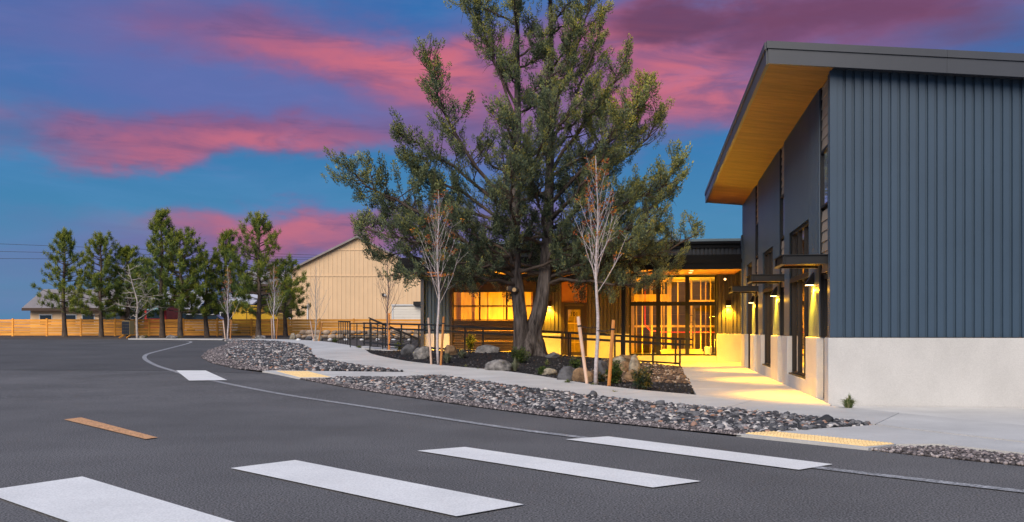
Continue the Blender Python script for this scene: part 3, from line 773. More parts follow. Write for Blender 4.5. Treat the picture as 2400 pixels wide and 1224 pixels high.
def blue_building():
    R = thing('office_building', 'tall blue ribbed metal building with concrete base and deep slanted roof overhang', 'building', C0, -TH)
    WT, PL = 5.86, 0.10                       # soffit height at the wall, siding back plane
    CT = 1.173
    P = [(0.30, 0.43), (1.33, 2.73), (5.65, 6.67), (7.54, 9.09), (11.67, 13.0), (13.9, 15.1), (17.2, 18.9)]
    D = [(0.43, 1.33), (6.67, 7.54), (13.0, 13.9)]
    Wn = [(2.73, 5.65), (9.09, 11.67)]
    MB().box(0, 5.2, 0, 0.3, -0.2, CT).build('concrete_base', 'concrete', R, bevel=0.008)
    MB().box(5.21, 13, 0, 0.3, -0.2, CT).build('concrete_base', 'concrete', R, bevel=0.008)
    for a, b in P: MB().box(0.0 if a > 0.31 else 0.001, 0.4, a + (0.001 if a < 0.31 else 0), b, -0.2, CT).build('concrete_pier', 'concrete', R, bevel=0.010)
    for a, b in Wn:
        c = (a + b) / 2
        MB().box(0.004, 0.38, a + 0.004, c - 0.006, -0.2, 0.30).build('low_wall', 'concrete', R, bevel=0.006)
        MB().box(0.004, 0.38, c + 0.006, b - 0.004, -0.2, 0.30).build('low_wall', 'concrete', R, bevel=0.006)
    # gable siding, corner trim and the flashing under it
    rib_panels(R, '-y', 0.15, 12.9, CT + 0.012, 4.0, PL, 'blue_siding')
    m = MB()
    # upper part of the gable follows the roof slope
    for k in range(int(12.9 / 0.9144) + 1):
        s0, s1 = max(0.15, k * 0.9144), min(12.9, (k + 1) * 0.9144)
        if s1 <= s0: continue
        rib_panels(R, '-y', s0, s1, 4.0, WT - 0.096 * s0 + 0.02, PL, 'blue_siding')
    MB().box(0.035, 0.15, 0.035, 0.15, CT + 0.012, WT + 0.02).build('corner_trim', 'blue_siding', R)
    MB().box(0.03, 12.9, 0.03, 0.2, CT + 0.001, CT + 0.011).build('flashing', 'dark_metal', R)
    MB().box(0.11, 12.9, PL + 0.002, 0.3, CT + 0.02, WT - 0.9).build('gable_sheathing', 'interior_dark', R)
    # long wall
    segs = P[1:]
    for a, b in [(0.15, 0.43)] + segs:
        rib_panels(R, '-x', a, b, CT + 0.012, WT + 0.02, PL, 'blue_siding')
        MB().box(PL + 0.003, 0.34, a + 0.002, b - 0.002, CT + 0.005, WT + 0.1).build('sheathing', 'dark_metal', R)
    for a, b in Wn + [(15.1, 17.2)]:
        rib_panels(R, '-x', a, b, 3.56, WT + 0.02, PL, 'blue_siding')
        MB().box(PL + 0.003, 0.34, a, b, 3.57, WT + 0.1).build('sheathing', 'dark_metal', R)
    for a, b in D:
        z = 2.38
        while z < WT:
            t = min(z + 0.186, WT + 0.03)
            if t <= 3.56 or z >= 4.66:
                MB().prism([(PL - 0.012, z), (PL + 0.04, z), (PL + 0.04, t + 0.01), (PL + 0.006, t + 0.01)], 'y', a + 0.045, b - 0.045).build('lap_board', 'beige_lap', R)
            z = t if not (t < 3.56 and t + 0.186 > 3.58) else (t + 0.186 if False else t)
            if 3.52 < z < 4.6: z = 4.67
            z += 0.004
        MB().box(PL + 0.045, 0.34, a, b, 2.40, WT + 0.1).build('sheathing', 'dark_metal', R)
        for e in (a, b - 0.045): MB().box(PL - 0.03, 0.2, e + 0.001, e + 0.044, CT + 0.004, WT).build('trim', 'dark_metal', R)
        window(R, '-x', a + 0.05, b - 0.05, [3.58, 4.64], PL - 0.03, 1, 0.04, 0.07, 'mirror_glass')
        MB().box(PL + 0.030, PL + 0.040, a + 0.09, b - 0.09, 3.62, 4.60).build('reflection_panel', 'white_paint', R)  # pale panel added behind the glass in place of a bright sky reflection
        # door
        fr = window(R, '-x', a + 0.045, b - 0.005, [0.03, 2.36], 0.13, 1, 0.10, 0.08, 'dark_glass', name='door')
        MB().box(0.06, 0.13, a + 0.16, a + 0.19, 0.95, 1.20).build('handle', 'chrome', fr)
    for a, b in Wn: 
        window(R, '-x', a + 0.01, b - 0.01, [0.305, 2.45, 3.555], 0.11, 3, 0.06, 0.10, 'dark_glass')
        MB().box(0.06, 0.12, a + 0.01, b - 0.01, 2.40, 2.50).build('transom_cover', 'dark_metal', R)
        MB().box(0.03, 0.12, a + 0.02, b - 0.02, 0.303, 0.335).build('sill', 'dark_metal', R)
    # open entry bay
    MB().box(0.12, 2.4, 15.1, 15.14, 0.0, 3.56).box(0.12, 2.4, 17.16, 17.2, 0.0, 3.56).box(2.4, 2.45, 15.1, 17.2, 0.0, 3.56).box(0.12, 2.4, 15.1, 17.2, 3.50, 3.55).build('entry_lining', 'brown_door', R)
    # canopies over the doors
    for a, b in D:
        u0, u1 = a - 0.10, b + 0.25; x0, x1 = -0.73, 0.06; zb, zt = 2.49, 2.66
        c = MB()
        c.box(x0 + 0.06, x1, u0 + 0.06, u1 - 0.06, zt - 0.03, zt - 0.015)
        def chan(p0, p1, q0, q1, horiz):
            if horiz:   # runs along x, at y=q
                c.box(p0, p1, q0, q0 + 0.014, zb, zt)
                c.box(p0, p1, q1[0], q1[1], zt - 0.012, zt + 0.002); c.box(p0, p1, q1[0], q1[1], zb - 0.002, zb + 0.012)
            else:
                c.box(q0, q0 + 0.014, p0, p1, zb, zt)
                c.box(q1[0], q1[1], p0, p1, zt - 0.012, zt + 0.001); c.box(q1[0], q1[1], p0, p1, zb - 0.001, zb + 0.012)
        chan(x0, x1, u0 + 0.03, (u0, u0 + 0.07), True); chan(x0, x1, u1 - 0.044, (u1 - 0.07, u1), True)
        chan(u0, u1, x0 + 0.03, (x0 - 0.03, x0 + 0.05), False)
        cn = c.build('canopy', 'dark_metal', R)
        for t in (0.25, 0.5, 0.75): MB().box(x0 + 0.06, x1, u0 + (u1 - u0) * t - 0.02, u0 + (u1 - u0) * t + 0.02, zb + 0.03, zb + 0.09).build('canopy_beam', 'soffit_wood', cn)
    # roof
    def rv(v, u): return None
    n0, n1 = (-1.05, -0.22), (-1.25, 18.76)
    def zz(v, dz=0.0): return WT - 0.096 * v + dz
    nb = 56
    for k in range(nb):
        t0, t1 = k / nb, (k + 1) / nb - 0.006 / nb * 3
        l0, l1 = [n0[0] + (n1[0] - n0[0]) * t for t in (t0, t1)]; y0, y1 = [n0[1] + (n1[1] - n0[1]) * t for t in (t0, t1)]
        xr = 0.06 if k == 0 else 0.36
        m = MB(); hexa(m, [(l0 + 0.03, y0 + (0.03 if k == 0 else 0), zz(l0)), (xr, y0 + (0.03 if k == 0 else 0), zz(xr)), (xr, y1, zz(xr)), (l1 + 0.03, y1, zz(l1))], [(l0 + 0.03, y0 + (0.03 if k == 0 else 0), zz(l0) + 0.02), (xr, y0 + (0.03 if k == 0 else 0), zz(xr) + 0.02), (xr, y1, zz(xr) + 0.02), (l1 + 0.03, y1, zz(l1) + 0.02)])
        m.build('soffit_board', 'eave_wood', R)
    m = MB(); hexa(m, [(n0[0] + 0.03, n0[1] + 0.03, zz(n0[0]) + 0.025), (13.5, n0[1] + 0.03, zz(13.5) + 0.025), (13.5, 18.7, zz(13.5) + 0.025), (n1[0] + 0.03, 18.7, zz(n1[0]) + 0.025)], [(n0[0] + 0.03, n0[1] + 0.03, zz(n0[0]) + 0.35), (13.5, n0[1] + 0.03, zz(13.5) + 0.35), (13.5, 18.7, zz(13.5) + 0.35), (n1[0] + 0.03, 18.7, zz(n1[0]) + 0.35)])
    m.build('roof', 'fascia_grey', R)
    def fas(p, q, th, z0, z1, nm):   # fascia board from p to q (plan), outward thickness th
        d = Vector((q[0] - p[0], q[1] - p[1])).normalized(); n = Vector((d.y, -d.x)) * th
        m = MB(); hexa(m, [(p[0], p[1], zz(p[0], z0)), (q[0], q[1], zz(q[0], z0)), (q[0] + n.x, q[1] + n.y, zz(q[0], z0)), (p[0] + n.x, p[1] + n.y, zz(p[0], z0))], [(p[0], p[1], zz(p[0], z1)), (q[0], q[1], zz(q[0], z1)), (q[0] + n.x, q[1] + n.y, zz(q[0], z1)), (p[0] + n.x, p[1] + n.y, zz(p[0], z1))])
        m.build(nm, 'fascia_grey', R)
    for z0, z1, th in ((-0.012, 0.245, 0.03), (0.25, 0.375, 0.055)):
        xs = [n0[0] - (th - 0.03), 1.9, 4.9, 7.9, 13.5]
        for xa, xb in zip(xs[:-1], xs[1:]): fas((xa + 0.0015, n0[1] + 0.03), (xb - 0.0015, n0[1] + 0.03), th + 0.03, z0, z1, 'fascia')
        fas((n1[0] + 0.03, n1[1]), (n0[0] + 0.03, n0[1] + 0.031), th + 0.03, z0, z1, 'fascia')
    fas((13.5, n1[1] - 0.03), (n1[0], n1[1] - 0.03), 0.04, 0.0, 0.375, 'fascia')
    # far end, back wall, floor and inner rooms
    MB().box(0.0, 13, 18.6, 18.9, CT, WT - 1.1).build('end_wall', 'blue_siding', R)
    MB().box(0.02, 13, 18.62, 18.88, -0.2, CT - 0.01).build('concrete_base', 'concrete', R)
    MB().box(12.7, 13, 0.31, 18.6, -0.2, 4.55).build('back_wall', 'interior_dark', R)
    MB().box(0.4, 12.7, 0.31, 18.6, -0.1, 0.04).build('inner_floor', 'walk_concrete', R)
    MB().box(0.36, 12.7, 0.32, 18.58, 3.62, 3.72).build('inner_ceiling', 'interior_dark', R)
    MB().box(5.6, 5.7, 0.32, 18.58, 0.05, 3.6).build('inner_wall', 'sheathing', R)
    for k in range(14): MB().box(5.45, 5.58, 0.8 + k * 1.25, 0.84 + k * 1.25, 0.05, 3.6).build('stud', 'stud_wood', R)
    for y in (4.2, 10.4): lamp('room_light', 'AREA', R, (3.2, y, 3.5), 320, AMBER, 0.8)
    return R
OFFICE = blue_building()

def sconce(v, u, z, face, label, energy=70):
    """wedge-shaped down light on a wall; face '-x' hangs on the long wall, '-y' on the shop front"""
    p = BW(v, u, z)
    s = thing('wall_sconce', label, 'lamp', p, -TH + (0 if face == '-y' else -math.pi / 2), 'wedge sconces on the walls')
    w = 0.10
    MB().prism([(0, 0.0), (-0.17, 0.0), (-0.17, 0.012), (-0.035, 0.24), (0, 0.24)], 'x', -w, w).build('housing', 'dark_metal', s)
    MB().box(-w + 0.015, w - 0.015, -0.155, -0.02, -0.006, -0.001).build('lens', 'lamp_lens', s)
    lamp('light', 'SPOT', s, (0, -0.085, -0.03), energy, AMBER, 0.05, (0.24, 0, 0), math.radians(120))
    lamp('glow', 'POINT', s, (0, -0.07, -0.10), 12, AMBER, 0.03)
for v, u, lb in ((0.065, 2.03, 'wedge shaped wall lamp nearest the gable corner of the blue building'), (0.065, 8.2, 'wedge shaped wall lamp between the two tall windows of the blue building'), (0.065, 14.5, 'wedge shaped wall lamp beside the dark open entry bay')):
    sconce(v, u, 2.19, '-x', lb, 620)
sconce(-0.22, 22.28, 2.28, '-y', 'wedge shaped wall lamp right of the big shop window', 480)
sconce(-7.42, 22.28, 2.28, '-y', 'wedge shaped wall lamp between garage door and door 101', 480)

def shop_building():
    R = thing('shop_building', 'low dark shop with amber lit porch, garage door and large window', 'building', C0, -TH)
    U = 22.32; SZ = 3.55; CT = 1.173
    segs = [(-12.8, -11.6), (-7.95, -6.93), (-5.865, -4.17), (-0.664, 1.3)]
    for i, (a, b) in enumerate(segs):
        mt = 'blue_siding' if i == 0 else 'bronze_siding'
        rib_panels(R, '-y', a, b, CT + 0.02, SZ + 0.05, U + 0.04, mt)
        MB().box(a, b, U + 0.045, U + 0.3, CT, SZ + 0.3).build('sheathing', 'dark_metal', R)
        MB().box(a + 0.002, b - 0.002, U - 0.05, U + 0.32, -0.1, CT).build('concrete_base', 'concrete', R, bevel=0.006)
    MB().box(-4.165, -0.67, U - 0.046, U + 0.3, -0.1, 0.285).build('window_plinth', 'concrete', R, bevel=0.006)
    window(R, '-y', -4.15, -0.68, [0.29, 2.38, SZ - 0.03], U - 0.02, 3, 0.07, 0.12, 'glass', thick_cols=0.16)
    # garage door: frame, two glazed rows over ribbed sections
    ga, gb, gz = -11.58, -7.97, 0.44
    MB().box(ga, ga + 0.10, U - 0.03, U + 0.2, gz, SZ).box(gb - 0.10, gb, U - 0.03, U + 0.2, gz, SZ).box(ga + 0.101, gb - 0.101, U - 0.025, U + 0.2, 3.02, SZ).build('garage_header', 'brown_door', R)
    gd = MB().box(ga + 0.1, gb - 0.1, U + 0.08, U + 0.10, gz + 0.01, gz + 0.03).build('garage_door', 'brown_door', R)
    sec = [(gz + 0.03, 0.86), (0.87, 1.29), (1.30, 1.72)]
    for z0, z1 in sec:
        n = 4; prof = []
        for k in range(n):
            h = (z1 - z0) / n; prof += [(U + 0.085, z0 + k * h), (U + 0.06, z0 + k * h + 0.015), (U + 0.06, z0 + (k + 1) * h - 0.012), (U + 0.085, z0 + (k + 1) * h)]
        MB().prism(prof + [(U + 0.13, z1), (U + 0.13, z0)], 'x', ga + 0.1, gb - 0.1).build('door_section', 'brown_door', gd)
    for z0, z1 in ((1.73, 2.31), (2.32, 2.93)):
        m = MB(); cw = (gb - ga - 0.2) / 3
        m.box(ga + 0.1, gb - 0.1, U + 0.06, U + 0.12, z0, z0 + 0.035).box(ga + 0.1, gb - 0.1, U + 0.06, U + 0.12, z1 - 0.035, z1)
        for c in range(4):
            x = ga + 0.1 + c * cw; x0 = max(ga + 0.1, x - 0.035); x1 = min(gb - 0.1, x + 0.035)
            m.box(x0, x1, U + 0.062, U + 0.118, z0 + 0.036, z1 - 0.036)
        m.build('door_section', 'brown_door', gd)
        for c in range(3):
            x = ga + 0.1 + c * cw; MB().quad((x + 0.02, U + 0.09, z0 + 0.02), (x + cw - 0.02, U + 0.09, z0 + 0.02), (x + cw - 0.02, U + 0.09, z1 - 0.02), (x + 0.02, U + 0.09, z1 - 0.02)).build('pane', 'glass', gd)
    MB().box(ga + 0.1, gb - 0.1, U + 0.06, U + 0.12, 2.931, 3.02).build('door_section', 'brown_door', gd)
    # door 101 with the timber panel over it
    da, db, dz = -6.92, -5.88, 0.26
    door = MB().box(da, da + 0.12, U - 0.03, U + 0.15, dz, 2.44).box(db - 0.12, db, U - 0.03, U + 0.15, dz, 2.44).box(da + 0.121, db - 0.121, U - 0.025, U + 0.15, 2.34, 2.44).build('door', 'brown_door', R)
    MB().box(da + 0.125, da + 0.26, U + 0.03, U + 0.08, dz + 0.01, 2.335).box(db - 0.26, db - 0.125, U + 0.03, U + 0.08, dz + 0.01, 2.335).box(da + 0.261, db - 0.261, U + 0.032, U + 0.078, 2.16, 2.335).box(da + 0.261, db - 0.261, U + 0.032, U + 0.078, dz + 0.01, dz + 0.16).build('leaf_frame', 'brown_door', door)
    MB().quad((da + 0.25, U + 0.055, dz + 0.15), (db - 0.25, U + 0.055, dz + 0.15), (db - 0.25, U + 0.055, 2.17), (da + 0.25, U + 0.055, 2.17)).build('pane', 'glass', door)
    MB().tube([(da + 0.19, U - 0.02, 1.02), (da + 0.19, U + 0.03, 1.02)], 0.035, 10).build('door_knob', 'chrome', door)
    fc = bpy.data.curves.new('number_sign', 'FONT'); fc.body = '101'; fc.size = 0.22; fc.align_x = 'CENTER'; fc.extrude = 0.002; fc.offset = 0.006
    fc.materials.append(MATS['black_ink'])
    tmp = bpy.data.objects.new('number_sign', fc); COL.objects.link(tmp)
    nme = bpy.data.meshes.new_from_object(tmp.evaluated_get(bpy.context.evaluated_depsgraph_get())); bpy.data.objects.remove(tmp)
    nme.name = 'number_sign'; nme.materials.clear(); nme.materials.append(MATS['black_ink'])
    fo = bpy.data.objects.new('number_sign', nme); COL.objects.link(fo); fo.parent = door; fo.location = ((da + db) / 2, U + 0.048, 1.90); fo.rotation_euler = (math.pi / 2, 0, 0)
    MB().box(da, db, U + 0.02, U + 0.2, 2.445, SZ + 0.05).build('timber_panel', 'soffit_wood', R)
    # porch: boards, fascia tiers, column
    nb = 12; w = (U - 18.62) / nb
    for k in range(nb): MB().box(-12.78, 0.03, 18.64 + k * w, 18.64 + (k + 1) * w - 0.006, SZ, SZ + 0.03).build('soffit_board', 'soffit_wood', R)
    for z0, z1, o in ((SZ - 0.02, 3.76, 0.0), (3.763, 3.90, 0.02), (3.903, 4.07, -0.012)):
        MB().box(-12.83 - o, 0.02, 18.60 - o, 18.63, z0, z1).build('fascia', 'black_fascia', R)
        MB().box(-12.83 - o, -12.79, 18.631, 24, z0, z1).build('fascia', 'black_fascia', R)
    MB().box(-12.78, 1.5, 18.64, 34, SZ + 0.04, 4.03).build('roof_deck', 'black_fascia', R)
    rib_panels(R, '-y', -11.9, 1.4, 4.03, 4.46, 20.6, 'fascia_grey', 0.05)
    MB().box(-11.95, 1.45, 20.50, 20.9, 4.46, 4.62).build('parapet', 'black_fascia', R)
    MB().box(-12.0, 1.45, 20.44, 20.9, 4.623, 4.72).build('parapet_cap', 'black_fascia', R)
    MB().box(-11.9, 1.45, 21.4, 21.5, 4.05, 4.90).build('roof_flashing', 'flashing', R)
    MB().box(-4.33, -4.19, 18.78, 18.92, 0.05, SZ).build('porch_column', 'dark_metal', R)
    MB().box(-12.8, -12.66, U - 0.2, U - 0.06, 0.4, SZ).build('porch_column', 'fascia_grey', R)
    for v, u in ((-1.75, 19.6), (-1.75, 21.0), (-4.9, 20.4), (-8.4, 20.4), (-11.2, 20.4)):
        MB().tube([(v, u, SZ - 0.012), (v, u, SZ + 0.01)], 0.075, 14).build('downlight', 'downlight', R)
        lamp('porch_light', 'SPOT', R, (v, u, SZ - 0.03), 1150, AMBER, 0.07, (0, 0, 0), math.radians(90))
    cm = MB().box(-0.42, -0.28, U - 0.06, U, 3.28, 3.42).build('security_light', 'dark_metal', R)
    MB().tube([(-0.35, U - 0.10, 3.35), (-0.35, U - 0.06, 3.35)], 0.045, 10).build('lens', 'downlight', cm)
    # shell and the unfinished timber interior
    MB().box(-12.8, -12.5, U + 0.33, 34, 0, SZ).box(1.1, 1.4, U + 0.33, 34, 0, SZ).box(-12.5, 1.1, 30.0, 30.3, 0, SZ).build('outer_wall', 'sheathing', R)
    MB().box(-12.49, 1.09, U + 0.325, 29.99, 0.0, 0.27).build('inner_floor', 'walk_concrete', R)
    MB().box(-12.49, 1.09, U + 0.31, 29.99, SZ - 0.02, SZ + 0.02).build('inner_ceiling', 'ceiling_white', R)
    sr = random.Random(5)
    def stud(x0, x1, y0, y1, z0, z1, nm='stud', mt='stud_wood'): MB().box(x0, x1, y0, y1, z0, z1).build(nm, mt, R)
    v = -4.1; k = 0
    while v < 1.0:                                   # first stud wall, a short way in, with a header and door gap
        if not (-2.55 < v < -1.75): stud(v, v + 0.04, 24.6, 24.69, 0.27, 3.52)
        v += 0.41; k += 1
    stud(-4.1, -2.5, 24.58, 24.70, 2.55, 2.85, 'header'); stud(-4.1, -1.7, 24.59, 24.71, 3.38, 3.50, 'top_plate'); stud(-1.7, 1.0, 24.59, 24.71, 2.50, 2.60, 'top_plate'); stud(-2.62, -2.44, 24.5, 24.72, 0.27, 3.52, 'timber_post'); stud(-4.14, -3.98, 22.9, 23.05, 0.27, 3.52, 'timber_post')
    v = -4.6
    while v < 1.0:
        stud(v, v + 0.05, 26.6, 26.69, 0.27, 3.5); v += 0.61
    for z in (1.45,): stud(-4.6, 1.0, 26.72, 26.76, z, z + 0.09, 'block_row')
    for z in (0.28, 0.72, 1.16, 1.60, 2.04, 2.5): stud(-5, 1.05, 28.2, 28.3, z + 0.0, z + 0.43, 'wall_sheet', 'interior_dark')
    MB().box(-5, 1.05, 28.05, 28.15, 2.9, 3.5).build('beam', 'interior_dark', R)
    MB().tube([(-3.55, 24.2, 3.3), (-3.55, 24.2, 1.55), (-3.35, 24.2, 1.32), (-2.9, 24.2, 1.24), (0.9, 24.2, 1.22)], 0.015, 6).build('red_pipe', 'red_pipe', R)
    stud(-5.2, -5.1, U + 0.4, 29.9, 0.27, 3.5, 'partition', 'sheathing'); stud(-7.6, -7.5, U + 0.4, 29.9, 0.27, 3.5, 'partition', 'sheathing')
    stud(-12.4, -7.7, 25.2, 25.3, 0.27, 3.5, 'partition', 'stud_wood')
    v = -12.3
    while v < -7.8: stud(v, v + 0.045, 25.05, 25.18, 0.27, 3.5); v += 0.62
    stud(-7.4, -5.3, 26.0, 26.1, 0.27, 3.5, 'partition', 'sheathing')
    for v in (-7.2, -6.7, -6.2, -5.7): stud(v, v + 0.045, 25.85, 25.98, 0.27, 3.5)
    for z in (0.75, 1.15, 1.6): stud(-7.3, -5.4, 25.8, 25.86, z, z + 0.05, 'block_row')
    for sx in (-0.35, 0.05):          # step ladder
        for q in (0.0, 0.75): MB().bar((-1.55 + sx, 24.0 + q, 0.27), (-1.5 + sx * 0.7, 24.38, 2.2), 0.05, 0.07).build('ladder_rail', 'interior_dark', R)
    for k in range(6): MB().box(-1.88 + 0.008 * k, -1.45 - 0.008 * k, 24.0 + 0.055 * k, 24.08 + 0.055 * k, 0.52 + k * 0.28, 0.55 + k * 0.28).build('ladder_step', 'interior_dark', R)
    MB().box(-0.5, 0.5, 26.4, 26.5, 0.27, 2.3).build('dark_doorway', 'interior_dark', R)
    # a bucket, a ladder-like stack and boards left on the floor
    MB().tube([(-0.95, 23.6, 0.27), (-0.95, 23.6, 0.62)], [0.13, 0.16], 12).build('bucket', 'white_paint', R)
    for k in range(5): MB().box(-2.9 + sr.uniform(-.1, .1), -1.2 + sr.uniform(-.1, .1), 23.7 + k * 0.02, 23.95 + k * 0.02, 0.275 + k * 0.05, 0.32 + k * 0.05).build('stacked_board', 'stud_wood', R)
    for v, u, z_, e in ((-3.2, 23.5, 0.8, 150), (-1.0, 23.5, 0.8, 150), (-2.0, 25.6, 2.9, 45), (-9.8, 23.9, 1.3, 260), (-6.4, 24.2, 1.0, 90)): lamp('added_room_light', 'POINT', R, (v, u, z_), e, (1.0, 0.50, 0.02), 0.15)  # added lamps without visible fixtures, most set low to brighten the porch soffit
    return R
SHOP = shop_building()

def railing(name, label, pts, posts, rails, tops=None, th=0.06, post_h=0.97, group='black steel handrails'):
    """pts: base polyline; posts: distances along it; rails: heights above the base"""
    R = thing(name, label, 'railing', pts[0], 0, group)
    o = Vector(pts[0])
    seg = [0]
    for a, b in zip(pts[:-1], pts[1:]): seg.append(seg[-1] + (Vector(b) - Vector(a)).length)
    def at(d):
        d = max(0, min(seg[-1], d)); i = max(k for k in range(len(seg)) if seg[k] <= d + 1e-9); i = min(i, len(pts) - 2)
        return Vector(pts[i]).lerp(Vector(pts[i + 1]), (d - seg[i]) / (seg[i + 1] - seg[i])) - o
    for d in posts:
        p = at(d); MB().bar(p + Vector((0, 0, -0.05)), p + Vector((0, 0, post_h - 0.02)), th, th).build('post', 'dark_metal', R)
    for h in rails:
        for i in range(len(pts) - 1):
            a = Vector(pts[i]) - o; b = Vector(pts[i + 1]) - o; e = (b - a).normalized() * 0.02
            MB().bar(a - e + Vector((0, 0, h)), b + e + Vector((0, 0, h)), 0.066, 0.066).build('rail', 'dark_metal', R)
    return R
base = [BW(v, 17.48, ramp_z(v)) for v in (-2.22, -11.1)] + [Vector((-6.65, 44.0, 0.66))]
railing('ramp_railing', 'black ramp handrail behind the old tree, running the length of the porch', base, [0, 0.95, 2.3, 3.9, 5.5, 7.1, 8.9, 10.6, 12.6, 14.6, 16.6, 17.6], [0.97, 0.77, 0.11])
base = [BW(v, 19.25, ramp_z(v)) for v in (-1.75, -11.4)]
railing('ramp_railing', 'black ramp handrail closest to the shop front', base, [0.6, 2.6, 4.6, 6.6, 8.6], [0.95, 0.75])
# landing rails and stair rails by the curving sidewalk
g0, g1 = GR(794, 807), GR(820, 810.5)
R = railing('picket_railing', 'short black picket railing at the edge of the sidewalk', [g0, g1], [], [1.20])
for k in range(6):
    p = (g1 - g0) * (k / 5); MB().bar(p + Vector((0, 0, -0.05)), p + Vector((0, 0, 1.2)), 0.06 if k == 5 else 0.035, 0.05).build('picket', 'dark_metal', R)
a = Vector((-7.6, 46.0, 0)); a.z = T(a.x, a.y) + 0.1
R = thing('landing_railing', 'low black landing rail bridging the picket panel and the stair rail', 'railing', a, 0, 'black steel handrails')
MB().bar((0, 0, 1.05), (1.35, 0, 1.05), 0.045, 0.045).build('rail', 'dark_metal', R); MB().bar((0, 0, 0.5), (1.35, 0, 0.5), 0.045, 0.045).build('rail', 'dark_metal', R)
for x in (0.02, 0.33, 1.3): MB().bar((x, 0, -0.1), (x, 0, 1.05), 0.045, 0.045).build('post', 'dark_metal', R)
s0 = Vector((-6.08, 42.0, 0.55))
R = thing('stair_railing', 'black stair rail with sloping rods beside the boulders', 'railing', s0, 0, 'black steel handrails')
for k in range(8):
    dz = -0.14 * k
    MB().bar((0, 0, 1.25 + dz), (2.15, 0, 0.33 + dz * 0.35), 0.05 if k == 0 else 0.022, 0.05 if k == 0 else 0.022).build('rail' if k == 0 else 'rod', 'dark_metal', R)
MB().bar((0, 0, 0.08), (2.2, 0, -0.05), 0.04, 0.04).build('rail', 'dark_metal', R)
for x, h in ((0, 1.25), (0.55, 1.02), (1.3, 0.70), (1.75, 0.5), (2.15, 0.34)): MB().bar((x, 0, -0.25), (x, 0, h), 0.05, 0.05).build('post', 'dark_metal', R)
MB().bar((0, -0.4, 1.3), (2.2, -0.4, 0.38), 0.05, 0.05).build('rail', 'dark_metal', R)

# ------------------------------------------------------------------ fence, stone wall and the yard behind
def plank_fence():
    Y = 70.0; s = F / Y
    R = thing('plank_fence', 'low cedar fence of horizontal planks behind the pines', 'fence', (-46.0, Y, 0.92))
    fr = random.Random(3); X0, X1, bay = -46.0, -6.2, 2.43
    off = ((350 - CX) / s - X0) % bay
    x = off - bay
    mesh = None
    while X0 + x < X1:
        if X0 + x > X0 - 0.1:
            MB().box(x - 0.06, x + 0.06, -0.09, 0.02, -0.15, 1.24).build('post', 'cedar', R)
        for k in range(6):
            x0, x1 = max(0, x + 0.005), min(X1 - X0, x + bay - 0.005)
            if x1 - x0 < 0.2: continue
            h = 0.175 + fr.uniform(-0.008, 0.006); z = 0.03 + k * 0.196 + fr.uniform(-0.008, 0.008); dy = fr.uniform(-0.006, 0.006)
            MB().box(x0, x1, -0.05 + dy - (0.045 if False else 0), -0.02 + dy, z, z + h).build('slat', 'cedar', R)
        x += bay
    return R
plank_fence()
def stone_wall():
    R = thing('stone_wall', 'low dry stone retaining wall under the right part of the fence', 'wall', (-13.0, 61.5, 0))
    r = random.Random(9); libs_ = []
    for i in range(6):
        vs, fs = pebble(90 + i, 2, 0.3); me = np_mesh('stone', vs, fs.ravel(), 3, smooth=False); me.materials.append(MATS['wall_stone']); libs_.append(me)
    for row in range(2):
        x = -0.4 + row * 0.3
        while x < 8.6:
            w = r.uniform(0.28, 0.5)
            o = bpy.data.objects.new('stone', libs_[r.randrange(6)]); COL.objects.link(o); o.parent = R
            o.location = (x, r.uniform(-.05, .05) + row * 0.15, T(-13 + x, 61.5) - 0.02 + 0.17 + row * 0.26); o.scale = (w * 0.62, 0.25, 0.24); o.rotation_euler = (0, r.uniform(-.15, .15), r.uniform(-.3, .3))
            x += w * 1.05
stone_wall()
r = random.Random(4)
for k in range(9):     # pale boulder-like kerb caps along the foot of the stone wall
    x = -12.4 + k * 0.92; y = 57.0
    vs, fs = PEB[k % 8]; me = libs[k % 8].copy(); me.materials.clear(); me.materials.append(MATS['white_paint'])
    o = bpy.data.objects.new('edging_stone', me); COL.objects.link(o); o.location = (x, y, T(x, y) + 0.07); o.scale = (0.14, 0.12, 0.12)
    tag(o, 'small white stone in the row before the low stone wall', 'stone', 'white edging stones')

